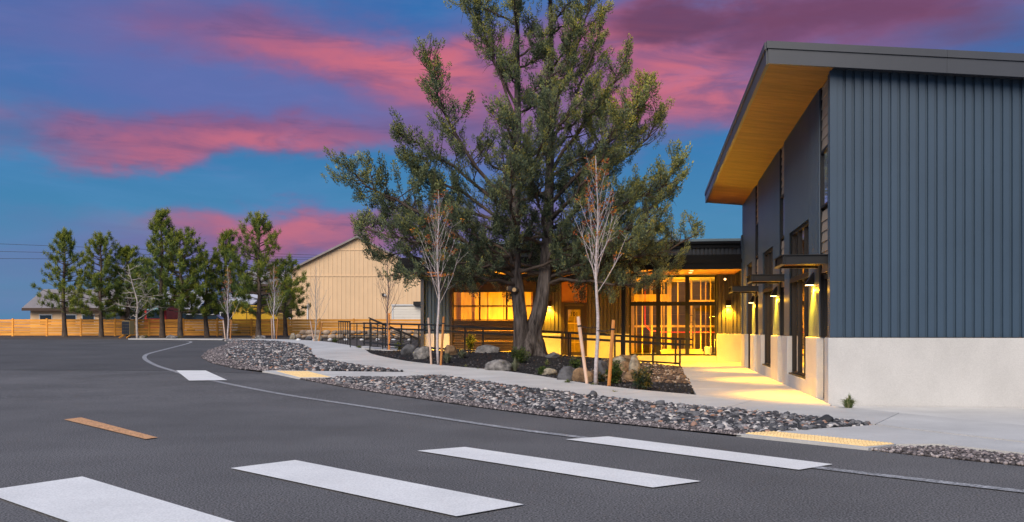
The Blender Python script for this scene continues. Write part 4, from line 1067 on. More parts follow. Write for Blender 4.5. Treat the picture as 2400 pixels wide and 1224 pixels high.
def tan_building():
    Y = 86.0; s = F / Y; xw = lambda px: (px - CX) / s; zw = lambda py: CZ + (HY - py) / s
    R = thing('gabled_barn', 'tall tan board and batten barn with gable end behind the fence', 'building', (xw(838), Y, 0.93))
    hw = xw(991) - xw(838); ez, rzg = zw(634) - 0.93, zw(558) - 0.93
    MB().prism([(-hw, 0), (hw, 0), (hw, ez), (0, rzg), (-hw, ez)], 'y', 0, 14).build('wall', 'tan_wall', R)
    x = -hw + 0.05
    top = lambda t: rzg - (rzg - ez) * abs(t) / hw
    zt = [zw(586) - 0.93, zw(647) - 0.93]
    while x < hw:
        zs = [0.0] + [z for z in sorted(zt) if z < top(x) - 0.2] + [top(x) - 0.02]
        MB().box(x - 0.022, x + 0.022, -0.03, 0.0, 0, top(x) - 0.02).build('batten', 'tan_wall', R)
        x += 0.385
    MB().box(-hw, hw, -0.045, -0.002, zt[1] - 0.05, zt[1] + 0.05).build('trim_band', 'tan_wall', R)
    hw2 = hw * (rzg - zt[0]) / (rzg - ez)
    MB().box(-hw2, hw2, -0.045, -0.002, zt[0] - 0.05, zt[0] + 0.05).build('trim_band', 'tan_wall', R)
    ov = 0.35; dz = (rzg - ez) / hw
    for sg in (-1, 1):
        MB().prism([(0, rzg + 0.02), (sg * (hw + ov), ez - ov * dz + 0.02), (sg * (hw + ov), ez - ov * dz + 0.19), (0, rzg + 0.19)], 'y', -0.35, 14.3).build('roof', 'grey_roof', R)
    c = MB().box(xw(899) - xw(838) - 0.12, xw(899) - xw(838) + 0.1, -0.25, 0, zw(694) - 0.93, zw(688) - 0.93).build('security_light', 'dark_metal', R)
    MB().tube([(xw(903) - xw(838), -0.3, zw(692) - 0.93), (xw(903) - xw(838), -0.12, zw(692) - 0.93)], 0.1, 8).build('lens', 'white_paint', c)
    MB().box(xw(721) - xw(838) - 0.05, xw(721) - xw(838) + 0.07, -0.12, 0.0, 0, zw(714) - 0.93).build('downpipe', 'white_paint', R)
tan_building()
def white_shed():
    Y = 76.0; s = F / Y; x0 = (918 - CX) / s; 
    R = thing('lap_sided_shed', 'white lap sided shed between tan barn and shop', 'building', (x0, Y, 0.93))
    h = (HY - 714) / s + CZ - 0.93; w = 3.6
    MB().box(0.08, w, 0.05, 4, 0, h - 0.1).build('wall', 'white_siding', R)
    z = 0.0
    while z < h - 0.2:
        MB().prism([(0.0, z), (0.05, z), (0.05, z + 0.2), (0.02, z + 0.2)], 'x', 0.13, w).build('lap_board', 'white_siding', R); z += 0.203
    MB().box(0, 0.12, -0.02, 0.045, 0, h).build('corner_board', 'white_paint', R)
    MB().box(-0.02, w, -0.06, 4.1, h - 0.09, h + 0.02).build('roof_edge', 'white_paint', R)
    MB().box((970 - 918) / s, w, -0.5, -0.07, h - 0.05, h + 0.22).build('awning', 'dark_metal', R)
white_shed()
def house(px0, px1, Y, py_eave, py_ridge, label, wallm, roofm):
    s = F / Y; x0, x1 = (px0 - CX) / s, (px1 - CX) / s; ze = CZ + (HY - py_eave) / s - 0.93; zr = CZ + (HY - py_ridge) / s - 0.93
    R = thing('house', label, 'house', ((x0 + x1) / 2, Y, 0.93), 0, 'houses behind the fence')
    w = (x1 - x0) / 2
    MB().box(-w + 0.5, w - 0.5, 0, 8, 0, ze + 0.05).build('wall', wallm, R)
    for sg in (0, 1):
        a, b = (-0.8, 4) if sg == 0 else (8.8, 4)
        MB().prism([(a, ze - 0.1), (b, zr - 0.1), (b, zr + 0.08), (a, ze + 0.08)], 'x', -w, w).build('roof', roofm, R)
    MB().box(-w, w, -0.86, -0.80, ze - 0.22, ze + 0.07).build('eave_board', 'brown_wall', R)
    for k in (-0.5, 0.1, 0.55):
        f_ = MB().box(w * k - 0.7, w * k + 0.7, -0.05, -0.01, 0.9, 2.1).build('window', 'white_paint', R)
        MB().box(w * k - 0.6, w * k + 0.6, -0.07, -0.052, 1.0, 2.0).build('pane', 'car_glass', f_)
    return R
house(270, 470, 98, 727, 680, 'dark brown house with pale metal roof left of the fence', 'brown_wall', 'pale_roof')
house(512, 596, 92, 716, 688, 'small house with white roof and dark gable behind the young trees', 'brown_wall', 'pale_roof')
house(60, 250, 104, 724, 676, 'long house with grey roof far beyond the mailbox', 'tan_wall', 'grey_roof')
h = house(560, 700, 125, 668, 632, 'distant house whose roof carries a metal flue', 'brown_wall', 'grey_roof')
s = F / 125
MB().tube([((690 - 630) / s, 3.5, (HY - 640) / s), ((690 - 630) / s, 3.5, (HY - 614) / s)], 0.25, 10).tube([((690 - 630) / s, 3.5, (HY - 614) / s), ((690 - 630) / s, 3.5, (HY - 611) / s)], 0.4, 10).build('flue', 'chrome', h)

def food_truck():
    Y = 80; s = F / Y
    R = thing('food_trailer', 'bright red food trailer with teal awning parked behind fence', 'trailer', ((358 - CX) / s, Y, 0.93))
    MB().box(-0.7, 1.1, 0, 4, 0.5, 2.45).build('body', 'red_paint', R, bevel=0.06)
    MB().box(-0.5, 0.9, -0.03, -0.005, 1.35, 2.0).build('hatch', 'car_glass', R)
    MB().prism([(-0.9, 2.0), (0, 2.5), (0, 2.56), (-0.92, 2.04)], 'x', -0.2, 1.2).build('awning', 'teal_cloth', R)
    for x in (-0.4, 0.8): MB().tube([(x, 0.3, 0.33), (x, 0.1, 0.33)], 0.33, 14).build('wheel', 'tyre', R)
food_truck()
def suv():
    Y = 78; s = F / Y
    R = thing('parked_car', 'white estate car parked behind the fence', 'car', ((490 - CX) / s, Y, 0.93), 0.1)
    MB().prism([(-2.2, 0.4), (2.2, 0.4), (2.25, 0.95), (1.3, 1.08), (-2.15, 1.1)], 'y', 0, 1.75).build('body', 'white_paint', R)
    MB().prism([(-2.0, 1.09), (1.2, 1.07), (0.5, 1.62), (-1.8, 1.64)], 'y', 0.08, 1.67).build('cabin', 'car_glass', R)
    MB().prism([(-1.85, 1.62), (0.5, 1.60), (0.4, 1.69), (-1.7, 1.70)], 'y', 0.1, 1.65).build('roof', 'white_paint', R)
    for x in (-1.4, 1.4): MB().tube([(x, -0.02, 0.33), (x, 0.2, 0.33)], 0.33, 16).build('wheel', 'tyre', R)
suv()
def box_truck():
    Y = 79; s = F / Y
    R = thing('delivery_truck', 'dull yellow box truck parked behind the fence', 'truck', ((575 - CX) / s, Y, 0.93))
    MB().box(-1.05, 1.3, 0, 5.5, 0.7, (HY - 716) / s + CZ - 0.93).build('cargo_box', 'yellow_paint', R, bevel=0.03)
    MB().box(-0.95, 1.2, -0.05, -0.01, 0.8, 2.2).build('rear_door', 'yellow_paint', R, bevel=0.01)
    MB().box(0.1, 0.14, -0.07, -0.052, 0.8, 2.2).build('door_bar', 'dark_metal', R)
    for x in (-0.8, 1.05): MB().tube([(x - 0.12, 0.8, 0.42), (x + 0.12, 0.8, 0.42)], 0.42, 14).build('wheel', 'tyre', R)
box_truck()
def hood():
    Y = 77; s = F / Y
    R = thing('van', 'bright yellow round-topped van behind the large pine', 'van', ((625 - CX) / s, Y, 0.93))
    prof = [(-0.85, 0.35)] + [(-0.85 * math.cos(t) if t < 1.57 else -0.85 * math.cos(t), 1.2 + 0.62 * math.sin(t)) for t in [i * math.pi / 10 for i in range(11)]] + [(0.85, 0.35)]
    MB().prism(prof, 'y', 0, 4).build('body', 'yellow_paint', R)
    MB().box(-0.5, 0.5, -0.02, -0.002, 1.0, 1.2).build('rear_window', 'car_glass', R)
    for x in (-0.6, 0.6): MB().tube([(x - 0.1, 0.7, 0.33), (x + 0.1, 0.7, 0.33)], 0.33, 14).build('wheel', 'tyre', R)
hood()
def mailbox():
    p = GR(296, 792); s = F / p.y
    R = thing('mailbox_cluster', 'tan cluster mailbox with dark locker doors on a pedestal', 'mailbox', p, math.radians(-28))
    MB().box(-0.42, 0.30, 0.0, 0.42, 0.22, 1.12).build('cabinet', 'mailbox_tan', R, bevel=0.01)
    for i in range(3):
        for j in range(4):
            d = MB().box(-0.40 + i * 0.232, -0.40 + i * 0.232 + 0.222, -0.02, -0.002, 0.25 + j * 0.212, 0.25 + j * 0.212 + 0.2).build('locker_door', 'mailbox_dark', R)
            MB().tube([(-0.30 + i * 0.232, -0.03, 0.37 + j * 0.212), (-0.30 + i * 0.232, -0.021, 0.37 + j * 0.212)], 0.016, 6).build('lock', 'chrome', d)
    MB().box(-0.15, 0.05, 0.12, 0.30, -0.1, 0.22).build('pedestal', 'mailbox_dark', R)
    for x in (-0.38, 0.34): MB().bar((x, -0.25, 0.0), (x * 0.8, 0.2, 0.22), 0.05, 0.09).build('brace', 'cedar', R)
mailbox()
for k, (py0, py1) in enumerate(((581, 583), (594, 595), (606, 606))):
    Y = 150; s = F / Y
    pts = [((px - CX) / s, Y, CZ + (HY - (py0 + (py1 - py0) * (px - 283) / 60) - 6 * math.sin((px + 600) / 2400 * math.pi) + 4) / s) for px in range(-600, 1801, 100)]
    tag(MB().tube(pts, 0.028, 4).build('power_line', 'wire'), ('top', 'middle', 'lowest')[k] + ' thin power line strung behind the pines', 'cable', 'power lines')

# ------------------------------------------------------------------ trees
def bez(pts, n):
    """smooth polyline through the points"""
    P = smooth_line([tuple(p) for p in pts], max(2, n // max(1, len(pts) - 1)))
    return [Vector(p) for p in P]
def spray_template(n, seed, wide, tall, size, up=0.5):
    """small upright tuft of scale-leaf sprigs: n triangles filling an egg shape"""
    g = np.random.default_rng(seed)
    d = g.normal(size=(n, 3)); d /= np.linalg.norm(d, axis=1)[:, None]
    r = g.random(n) ** 0.45
    c = d * r[:, None] * np.array([wide, wide, tall])
    ax = d * np.array([1, 1, 0.8]) + np.array([0, 0, up]) + g.normal(size=(n, 3)) * 0.35
    ax /= np.linalg.norm(ax, axis=1)[:, None]
    sd_ = np.cross(ax, g.normal(size=(n, 3))); sd_ /= np.linalg.norm(sd_, axis=1)[:, None] + 1e-9
    L_ = size * g.uniform(0.7, 1.5, n)[:, None]; W_ = size * g.uniform(0.28, 0.5, n)[:, None]
    return np.stack([c - sd_ * W_, c + sd_ * W_, c + ax * L_], 1)          # n,3,3
def place(templates, clumps, seed, jitter=0.12):
    """clumps: (pos, scale, rnd, lean vector)"""
    g = np.random.default_rng(seed); V, R = [], []
    for pos, sc, rn, lean in clumps:
        t = templates[g.integers(len(templates))]
        a = g.uniform(0, 6.283); ca, sa = math.cos(a), math.sin(a)
        M = np.array([[ca, -sa, 0], [sa, ca, 0], [0, 0, 1]])
        v = t.reshape(-1, 3) @ M.T * sc
        v = v + np.outer(v[:, 2], np.array(lean))            # shear the tuft along its twig
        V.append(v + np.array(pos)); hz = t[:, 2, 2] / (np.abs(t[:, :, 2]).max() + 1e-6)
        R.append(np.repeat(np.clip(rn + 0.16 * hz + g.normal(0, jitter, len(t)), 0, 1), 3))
    V = np.concatenate(V); return V, np.concatenate(R)

def old_juniper():
    bx, by = TREE; bz = TB(bx, by)
    R = thing('juniper_tree', 'huge old twin trunked juniper with ragged sage green crown', 'tree', (bx, by, bz - 0.1))
    g = random.Random(42)
    # two leaders that part about 1.5 m up
    left = [(-0.22, 0, -0.1), (-0.27, 0, 0.5), (-0.30, 0, 1.3), (-0.40, 0.05, 2.3), (-0.50, 0.05, 3.6), (-0.46, 0, 5.5), (-0.40, 0, 8), (-0.42, 0, 11), (-0.35, 0, 14.0)]
    right = [(0.24, 0, -0.1), (0.22, 0, 0.4), (0.16, 0, 0.9), (0.36, -0.05, 1.6), (0.50, -0.05, 2.4), (0.60, 0, 3.6), (0.66, 0, 5.5), (0.70, 0, 8), (0.72, 0, 11), (0.66, 0, 13.3)]
    def ridged(seed, dep):
        ph = [(random.Random(seed + i).uniform(0, 6.28), random.Random(seed + i + 9).uniform(-0.25, 0.25)) for i in range(5)]
        def f(t, k):
            s_ = 1.0
            for i, (p, tw) in enumerate(ph): s_ += dep / (1 + i * 0.5) * math.sin((3 + 2 * i) * t + p + tw * k * 0.5) * 0.6
            return s_ + 0.04 * noise.noise(Vector((t * 2.5, k * 0.45, seed)))
        return f
    lp = bez(left, 64); rp = bez(right, 64)
    def rad(pts, r0, r1, flare):
        return [ (r0 + (r1 - r0) * min(1, max(0, p.z) / 13.5) ** 0.75) * (1 + flare * math.exp(-max(0, p.z) / 0.35)) for p in pts]
    tm = MB(); tm.tube(lp, rad(lp, 0.265, 0.045, 0.35), 26, ridge=ridged(1, 0.13)); tm.tube(rp, rad(rp, 0.28, 0.045, 0.38), 26, ridge=ridged(5, 0.15))
    # burl where the stems meet, and root flares
    tm.tube(bez([(0.02, -0.12, -0.1), (0.0, -0.12, 0.5), (0.05, -0.08, 1.05)], 10), [0.36, 0.30, 0.27, 0.25, 0.22, 0.2, 0.17, 0.14, 0.10, 0.06, 0.02][:len(bez([(0,0,0),(0,0,1),(0,0,2)],10))], 18, ridge=ridged(9, 0.13))
    for a, l in ((3.6, 0.75), (4.6, 0.6), (5.6, 0.8), (0.2, 0.7), (2.9, 0.7)):
        tm.tube(bez([(0.1 * math.cos(a), 0.1 * math.sin(a), 0.55), (0.45 * math.cos(a), 0.4 * math.sin(a), 0.16), (l * math.cos(a), l * math.sin(a), -0.1)], 8), [0.22, 0.21, 0.2, 0.18, 0.16, 0.13, 0.11, 0.09, 0.05][:len(bez([(0,0,0),(0,0,1),(0,0,2)],8))], 10, ridge=ridged(20 + int(a * 3), 0.1))
    tr = tm.build('trunk', 'bark', R, smooth=True)
    for p, d in (((-0.52, -0.30, 2.30), (-0.3, -1, 0.1)), ((-0.74, -0.12, 2.36), (-1, -0.4, 0.1))):
        q = Vector(p); e = Vector(d).normalized()
        MB().tube([q - e * 0.14, q + e * 0.02], [0.13, 0.085], 12).build('cut_stub', 'bark', tr)
        MB().tube([q + e * 0.0205, q + e * 0.026], [0.07, 0.07], 12).build('cut_face', 'cut_wood', tr)
    lim = MB(); clumps = []; dead = MB()
    def foliage(p, d, up, dens=1.0, sc=1.0):
        h = p.z; out = math.hypot(p.x, p.y)
        rn = 0.22 + 0.036 * (h - 3) + 0.035 * (out - 2.5) + 0.045 * (p.x > 0.5) * min(3, p.x) + g.gauss(0, 0.14)  # leaf tone varies; warm light from upper right is put into the colour
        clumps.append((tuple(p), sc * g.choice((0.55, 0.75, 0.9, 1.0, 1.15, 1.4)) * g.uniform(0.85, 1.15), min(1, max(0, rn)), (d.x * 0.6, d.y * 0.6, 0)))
    def branch(path, r0, sub_from=0.3, subs=4.2, sublen=0.30, droop=0.0, lift=0.5):
        pts = bez(path, 14); n = len(pts)
        L_ = sum((b - a).length for a, b in zip(pts[:-1], pts[1:]))
        r0 *= 0.72
        for i in range(1, n - 1): pts[i] = pts[i] + Vector((g.gauss(0, .035), g.gauss(0, .035), g.gauss(0, .04)))
        lim.tube(pts, [r0 * (1 - 0.85 * (i / (n - 1))) + 0.008 for i in range(n)], 6)
        ns = max(5, int(L_ * subs))
        for k in range(ns):
            t = sub_from + (1 - sub_from) * (k + g.random()) / ns
            i = min(n - 2, int(t * (n - 1))); p = pts[i].lerp(pts[i + 1], t * (n - 1) - i); d = (pts[i + 1] - pts[i]).normalized()
            rd = Vector((g.gauss(0, 1), g.gauss(0, 1), g.gauss(0, 0.7))).normalized()
            sd_ = (d * 0.55 + rd * 0.8 + Vector((0, 0, lift - droop))).normalized()
            sl = (sublen * L_ * (1.15 - 0.75 * t) * g.uniform(0.5, 1.15)); sl = max(0.35, min(1.5, sl))
            q1 = p + sd_ * sl * 0.5; q2 = p + sd_ * sl + Vector((0, 0, (0.22 - droop) * sl))
            lim.tube([p, q1, q2], [0.020, 0.013, 0.006], 4, cap=False)
            m_ = max(4, int(sl / 0.15))
            for j in range(m_):
                w = 0.5 + 0.5 * (j + g.random()) / m_; q = p.lerp(q1, w * 2) if w < 0.5 else q1.lerp(q2, w * 2 - 1)
                q = q + Vector((g.gauss(0, 0.075), g.gauss(0, 0.075), g.gauss(0, 0.08)))
                foliage(q, sd_, lift, sc=1.0)
            if g.random() < 0.6:     # bare dead twig
                e = (rd + Vector((0, 0, -0.3))).normalized(); dead.tube([p, p + e * 0.3, p + e * 0.5 + Vector((0, 0, g.uniform(-.2, .1)))], [0.012, 0.008, 0.003], 3, cap=False)
        for j in range(4): foliage(pts[-1] - (pts[-1] - pts[-3]) * g.random() * 0.5 + Vector((g.gauss(0, .07), g.gauss(0, .07), g.gauss(0, .1))), Vector((0, 0, 1)), 1, sc=0.9)
    # limbs that shape the outline
    dep = lambda: g.uniform(-1.2, 1.2)
    special = [([(-0.45, 0, 5.2), (-1.8, -0.4, 6.4), (-2.75, -0.5, 8.0), (-3.15, -0.5, 9.1), (-3.45, -0.4, 10.15)], 0.09, 0.25),
        ([(-0.45, 0, 4.8), (-2.2, 0.3, 6.3), (-3.4, 0.2, 7.0), (-4.5, 0.2, 7.75)], 0.08, 0.25),
        ([(-0.45, 0, 4.4), (-2.2, 0.5, 5.6), (-3.4, 0.6, 6.2), (-4.25, 0.4, 6.9)], 0.08, 0.3),
        ([(-0.45, 0, 2.9), (-2.5, 0.2, 4.15), (-4.1, 0.1, 5.1), (-5.5, 0.0, 5.85), (-6.25, 0, 6.55)], 0.10, 0.12),
        ([(-4.6, 0.1, 5.35), (-5.2, 0.1, 5.7), (-5.45, 0, 6.6)], 0.04, 0.12),
        ([(-0.45, 0, 2.7), (-2.6, -0.5, 3.7), (-4.3, -0.4, 4.0), (-5.75, -0.3, 4.4)], 0.10, 0.35),
        ([(-0.45, 0, 2.6), (-2.4, 0.8, 3.2), (-4.0, 0.9, 3.5), (-5.5, 0.8, 3.6)], 0.09, 0.3),
        ([(-0.45, 0, 3.1), (-2.6, 1.0, 4.2), (-4.0, 1.2, 4.9), (-4.9, 1.0, 5.2)], 0.09, 0.35),
        ([(-0.45, 0, 2.45), (-1.8, -0.9, 2.75), (-3.3, -1.1, 2.85), (-4.6, -1.0, 2.75)], 0.08, 0.1),
        ([(-0.45, 0, 8.0), (-0.9, 0, 9.2), (-1.35, 0, 10.5), (-1.9, 0, 11.6), (-2.3, 0, 12.3)], 0.06, 0.4),
        ([(-0.42, 0, 8.5), (-1.1, 0.3, 10.0), (-1.7, 0.4, 11.6), (-1.9, 0.4, 13.0)], 0.06, 0.4),
        ([(0.6, 0, 2.6), (2.4, -0.3, 3.2), (4.2, -0.4, 3.5), (5.65, -0.4, 4.25)], 0.10, 0.25),
        ([(0.6, 0, 2.5), (2.0, 0.8, 2.8), (3.8, 1.0, 2.9), (5.0, 1.0, 3.2)], 0.09, 0.15),
        ([(0.6, 0, 2.5), (1.6, -1.0, 2.6), (3.0, -1.5, 2.4), (4.2, -1.6, 2.6)], 0.08, 0.05),
        ([(0.62, 0, 3.4), (2.4, 0.5, 4.3), (3.9, 0.6, 5.0), (4.95, 0.5, 5.7)], 0.10, 0.35),
        ([(0.65, 0, 3.9), (2.6, -0.6, 4.9), (4.2, -0.7, 5.6), (4.95, -0.6, 6.6)], 0.10, 0.4),
        ([(0.65, 0, 4.8), (2.4, 0.2, 6.2), (3.8, 0.2, 7.3), (4.5, 0.1, 8.3)], 0.09, 0.4),
        ([(0.68, 0, 5.2), (2.2, -0.2, 6.8), (3.4, -0.2, 8.1), (4.0, -0.2, 9.4)], 0.09, 0.4),
        ([(0.68, 0, 6.2), (1.8, 0, 8.0), (2.7, 0, 9.2), (3.3, 0, 10.15)], 0.08, 0.4),
        ([(0.7, 0, 7.2), (1.6, 0, 9.0), (2.1, 0, 10.3), (2.5, 0, 11.7)], 0.07, 0.4),
        ([(0.7, 0, 8.2), (1.4, 0.2, 10.0), (1.9, 0.2, 11.5), (2.2, 0.2, 12.9)], 0.06, 0.4)]
    special += [([(0.65, 0, 3.6), (2.0, 0.6, 4.6), (3.2, 0.8, 5.2), (3.9, 0.8, 5.9)], 0.07, 0.3), ([(0.62, 0, 3.0), (2.2, -0.8, 3.8), (3.5, -0.9, 4.4), (4.4, -0.8, 5.0)], 0.07, 0.3),
        ([(0.68, 0, 4.6), (2.0, 0.2, 6.0), (3.0, 0.1, 6.9), (3.6, 0, 7.6)], 0.07, 0.35), ([(0.62, 0, 2.8), (2.2, 0.9, 3.4), (3.6, 1.0, 3.9), (4.6, 0.9, 4.5)], 0.07, 0.2), ([(0.62, 0, 2.7), (1.8, -1.1, 3.2), (2.8, -1.4, 3.5), (3.7, -1.4, 4.0)], 0.07, 0.15),
        ([(-0.45, 0, 3.0), (-1.2, -1.0, 3.6), (-2.0, -1.6, 4.1), (-2.5, -1.8, 4.7)], 0.06, 0.3), ([(-0.45, 0, 3.2), (-0.8, -0.9, 3.9), (-1.0, -1.6, 4.4), (-1.1, -1.9, 5.1)], 0.06, 0.3),
        ([(0.6, 0, 3.1), (0.9, -0.9, 3.8), (1.3, -1.5, 4.3), (1.5, -1.8, 5.0)], 0.06, 0.3), ([(0.6, 0, 4.0), (0.4, -0.9, 4.7), (0.2, -1.5, 5.4), (0.2, -1.7, 6.2)], 0.06, 0.35), ([(-0.45, 0, 3.3), (-1.5, 0.8, 4.2), (-2.4, 1.0, 4.8), (-3.0, 1.1, 5.4)], 0.06, 0.3),
        ([(0.0, 0.1, 3.4), (0.1, 0.9, 3.9), (0.1, 1.5, 4.4), (0.2, 1.8, 5.0)], 0.06, 0.3)]
    for path, r0, lift in special: branch(path, r0, 0.22, 5.8, 0.26, 0, lift)
    prof = [(2.3, 3.0), (3.0, 4.6), (4.0, 5.0), (5.5, 4.4), (7.0, 3.9), (8.5, 2.7), (10, 2.1), (11.5, 1.6), (13, 1.1), (14.3, 0.4)]
    def Rh(h):
        for (a, ra), (b, rb) in zip(prof[:-1], prof[1:]):
            if a <= h <= b: return ra + (rb - ra) * (h - a) / (b - a)
        return 0.5
    N_ = 60
    for k in range(N_):
        trk = lp if k % 2 else rp
        h0 = 2.5 + 10.8 * ((k + g.random()) / N_) ** 1.35
        p0 = min(trk, key=lambda q: abs(q.z - h0))
        az_ = k * 2.39996 + g.uniform(-0.4, 0.4)
        if h0 < 3.0 and math.sin(az_) < -0.8: az_ += math.pi
        rise = g.uniform(0.35, 0.75) if h0 > 4 else g.uniform(0.0, 0.3)
        ln = Rh(min(14, h0 + 0.8)) * g.uniform(0.62, 0.98)
        dx, dy = math.cos(az_), math.sin(az_)
        if dx < -0.1 and 5.2 < h0 < 10.2: ln *= 0.38
        path = [p0, p0 + Vector((dx * ln * 0.4, dy * ln * 0.4, ln * rise * 0.35)), p0 + Vector((dx * ln * 0.75, dy * ln * 0.75, ln * rise * 0.75)), p0 + Vector((dx * ln, dy * ln, ln * rise * 1.25))]
        branch(path, 0.035 + 0.011 * ln, 0.18, 5.4, 0.27, 0.10 if h0 < 4 else 0, 0.35 if h0 > 4 else 0.05)
    for trk in (lp, rp):          # leaders
        for q in trk:
            if q.z > 8.5:
                for j in range(3): foliage(q + Vector((g.gauss(0, .35), g.gauss(0, .35), g.gauss(0, .3))), Vector((0, 0, 1)), 1)
    lim.build('limbs', 'limb_bark', R, smooth=True)
    dead.build('dead_twigs', 'limb_bark', R)['kind'] = 'stuff'
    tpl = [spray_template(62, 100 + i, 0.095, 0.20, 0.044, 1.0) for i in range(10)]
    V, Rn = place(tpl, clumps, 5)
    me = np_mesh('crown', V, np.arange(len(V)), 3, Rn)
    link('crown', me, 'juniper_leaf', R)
    print('juniper clumps', len(clumps), 'tris', len(V) // 3)
old_juniper()

def needle_template(n, seed, L_=0.26, w=0.016):
    g = np.random.default_rng(seed)
    d = g.normal(size=(n, 3)) + np.array([0, 0, 0.9]); d /= np.linalg.norm(d, axis=1)[:, None]
    sd_ = np.cross(d, g.normal(size=(n, 3))); sd_ /= np.linalg.norm(sd_, axis=1)[:, None] + 1e-9
    c = g.normal(size=(n, 3)) * np.array([0.05, 0.05, 0.09]); l = L_ * g.uniform(0.6, 1.1, n)[:, None]
    return np.stack([c - sd_ * w, c + sd_ * w, c + d * l], 1)
def pine_meshes(seed, H, R0, h0, sparse=1.0, round_=0.0):
    g = random.Random(seed); tk = MB()
    pts = [Vector((0.05 * math.sin(k * 0.9 + seed), 0.05 * math.cos(k * 0.7), H * k / 12)) for k in range(13)]; pts[0].z = -0.15
    tk.tube(pts, [0.17 * (1 - 0.92 * k / 12) + 0.012 + (0.05 if k == 0 else 0) for k in range(13)], 12)
    cl = []
    h = h0
    while h < H - 0.35:
        f = (h - h0) / (H - h0)
        ln = R0 * ((1 - f) ** 0.8 * (1 - round_) + round_ * math.sqrt(max(0.0, 1 - (f * 1.05 - 0.25) ** 2 / 0.72))) * (0.75 + 0.25 * min(1, f * 5)); ln = max(ln, 0.35)
        nb_ = g.choice([4, 5, 5, 6])
        a0 = g.uniform(0, 6.28)
        for k in range(nb_):
            a = a0 + k * 6.283 / nb_ + g.uniform(-0.3, 0.3); l = ln * g.uniform(0.65, 1.12)
            up = 0.15 + 0.5 * f + g.uniform(-0.12, 0.15)
            p0 = Vector((0, 0, h + g.uniform(-.12, .12))); p1 = p0 + Vector((math.cos(a) * l * 0.5, math.sin(a) * l * 0.5, l * up * 0.35)); p2 = p0 + Vector((math.cos(a) * l, math.sin(a) * l, l * up + 0.12))
            tk.tube([p0, p1, p2], [0.035, 0.022, 0.008], 4, cap=False)
            m_ = max(2, int(l * 3.0 * sparse))
            for j in range(m_):
                t = 0.35 + 0.65 * (j + g.random()) / m_; q = p0.lerp(p1, t * 2) if t < 0.5 else p1.lerp(p2, t * 2 - 1)
                sl = g.uniform(0.15, 0.42) * (1.25 - 0.6 * t) * (0.5 + 0.5 * l / R0)
                sdv = Vector((math.cos(a) + g.gauss(0, 0.9), math.sin(a) + g.gauss(0, 0.9), g.uniform(0.1, 0.8))).normalized()
                e = q + sdv * sl
                tk.tube([q, e], [0.010, 0.005], 3, cap=False)
                for b in range(3):
                    pp = q.lerp(e, 0.45 + 0.55 * b / 2); rn = 0.34 + 0.22 * (pp.x / R0) + 0.15 * f + g.gauss(0, 0.13)  # needle tone varies; light on one side is put into the colour
                    cl.append((tuple(pp), g.uniform(0.8, 1.2), min(1, max(0, rn)), (0, 0, 0)))
            cl.append((tuple(p2), 1.1, min(1, max(0, 0.5 + g.gauss(0, .15))), (0, 0, 0)))
        h += g.uniform(0.34, 0.52)
    for k in range(7): cl.append(((g.gauss(0, .05), g.gauss(0, .05), H - 0.06 * k - 0.05), 1.0, 0.55, (0, 0, 0)))
    V, Rn = place([needle_template(30, seed * 10 + i) for i in range(6)], cl, seed)
    me = np_mesh('crown', V, np.arange(len(V)), 3, Rn); me.materials.append(MATS['pine_needle'])
    tme = bpy.data.meshes.new('trunk'); tme.from_pydata(tk.v, [], tk.f); tme.shade_smooth(); tme.materials.append(MATS['pine_bark'])
    return tme, me
PV = [pine_meshes(1, 8.5, 2.6, 1.9, 0.66), pine_meshes(2, 7.0, 2.8, 1.7, 0.78, 0.45), pine_meshes(3, 7.3, 1.9, 1.9, 0.55), pine_meshes(4, 8.3, 3.1, 1.6, 0.8, 0.12), pine_meshes(5, 6.2, 2.6, 1.6, 0.72, 0.3), pine_meshes(6, 7.8, 2.2, 2.1, 0.6, 0.1)]
def pine(px, py, var, sc, rz_, label, Y=None, wide=1.0):
    if Y is None: p = GR(px, py)
    else: p = Vector(((px - CX) * Y / F, Y, T((px - CX) * Y / F, Y)))
    R = thing('pine_tree', label, 'tree', p, rz_, 'pines along the fence'); R.scale = (sc * wide, sc * wide, sc)
    link('trunk', PV[var][0], None, R); link('crown', PV[var][1], None, R)
pine(379, 786, 0, 1.0, 0.4, 'tall pine with sharp top in front of the cedar fence', 66)
pine(423, 787, 1, 1.0, 1.2, 'rounded bushy pine with reddish trunk in front of the fence', 65)
pine(483, 787, 4, 0.92, 4.0, 'dark low pine between the rounded pine and the young tree', 66.5)
pine(530, 786, 2, 0.98, 2.0, 'slim pine with thin pointed top behind a staked young tree', 67)
pine(607, 786, 3, 0.98, 0.0, 'broad pine with bright green right side and thick trunk', 65)
pine(668, 780, 4, 0.86, 5.2, 'low spreading pine whose boughs overlap the tan barn', 69, 1.0)
pine(300, 786, 5, 0.80, 3.1, 'pine behind the bare white tree near the mailbox', 68, 1.5)
pine(325, 786, 1, 0.72, 2.6, 'small dark pine squeezed behind the tall sharp pine', 73)
pine(236, 786, 3, 0.85, 3.6, 'pine beyond the mailbox with heavy lower boughs', 67)
pine(150, 786, 5, 0.95, 5.0, 'lone tall pine beyond the mailbox, far end of the row', 68)

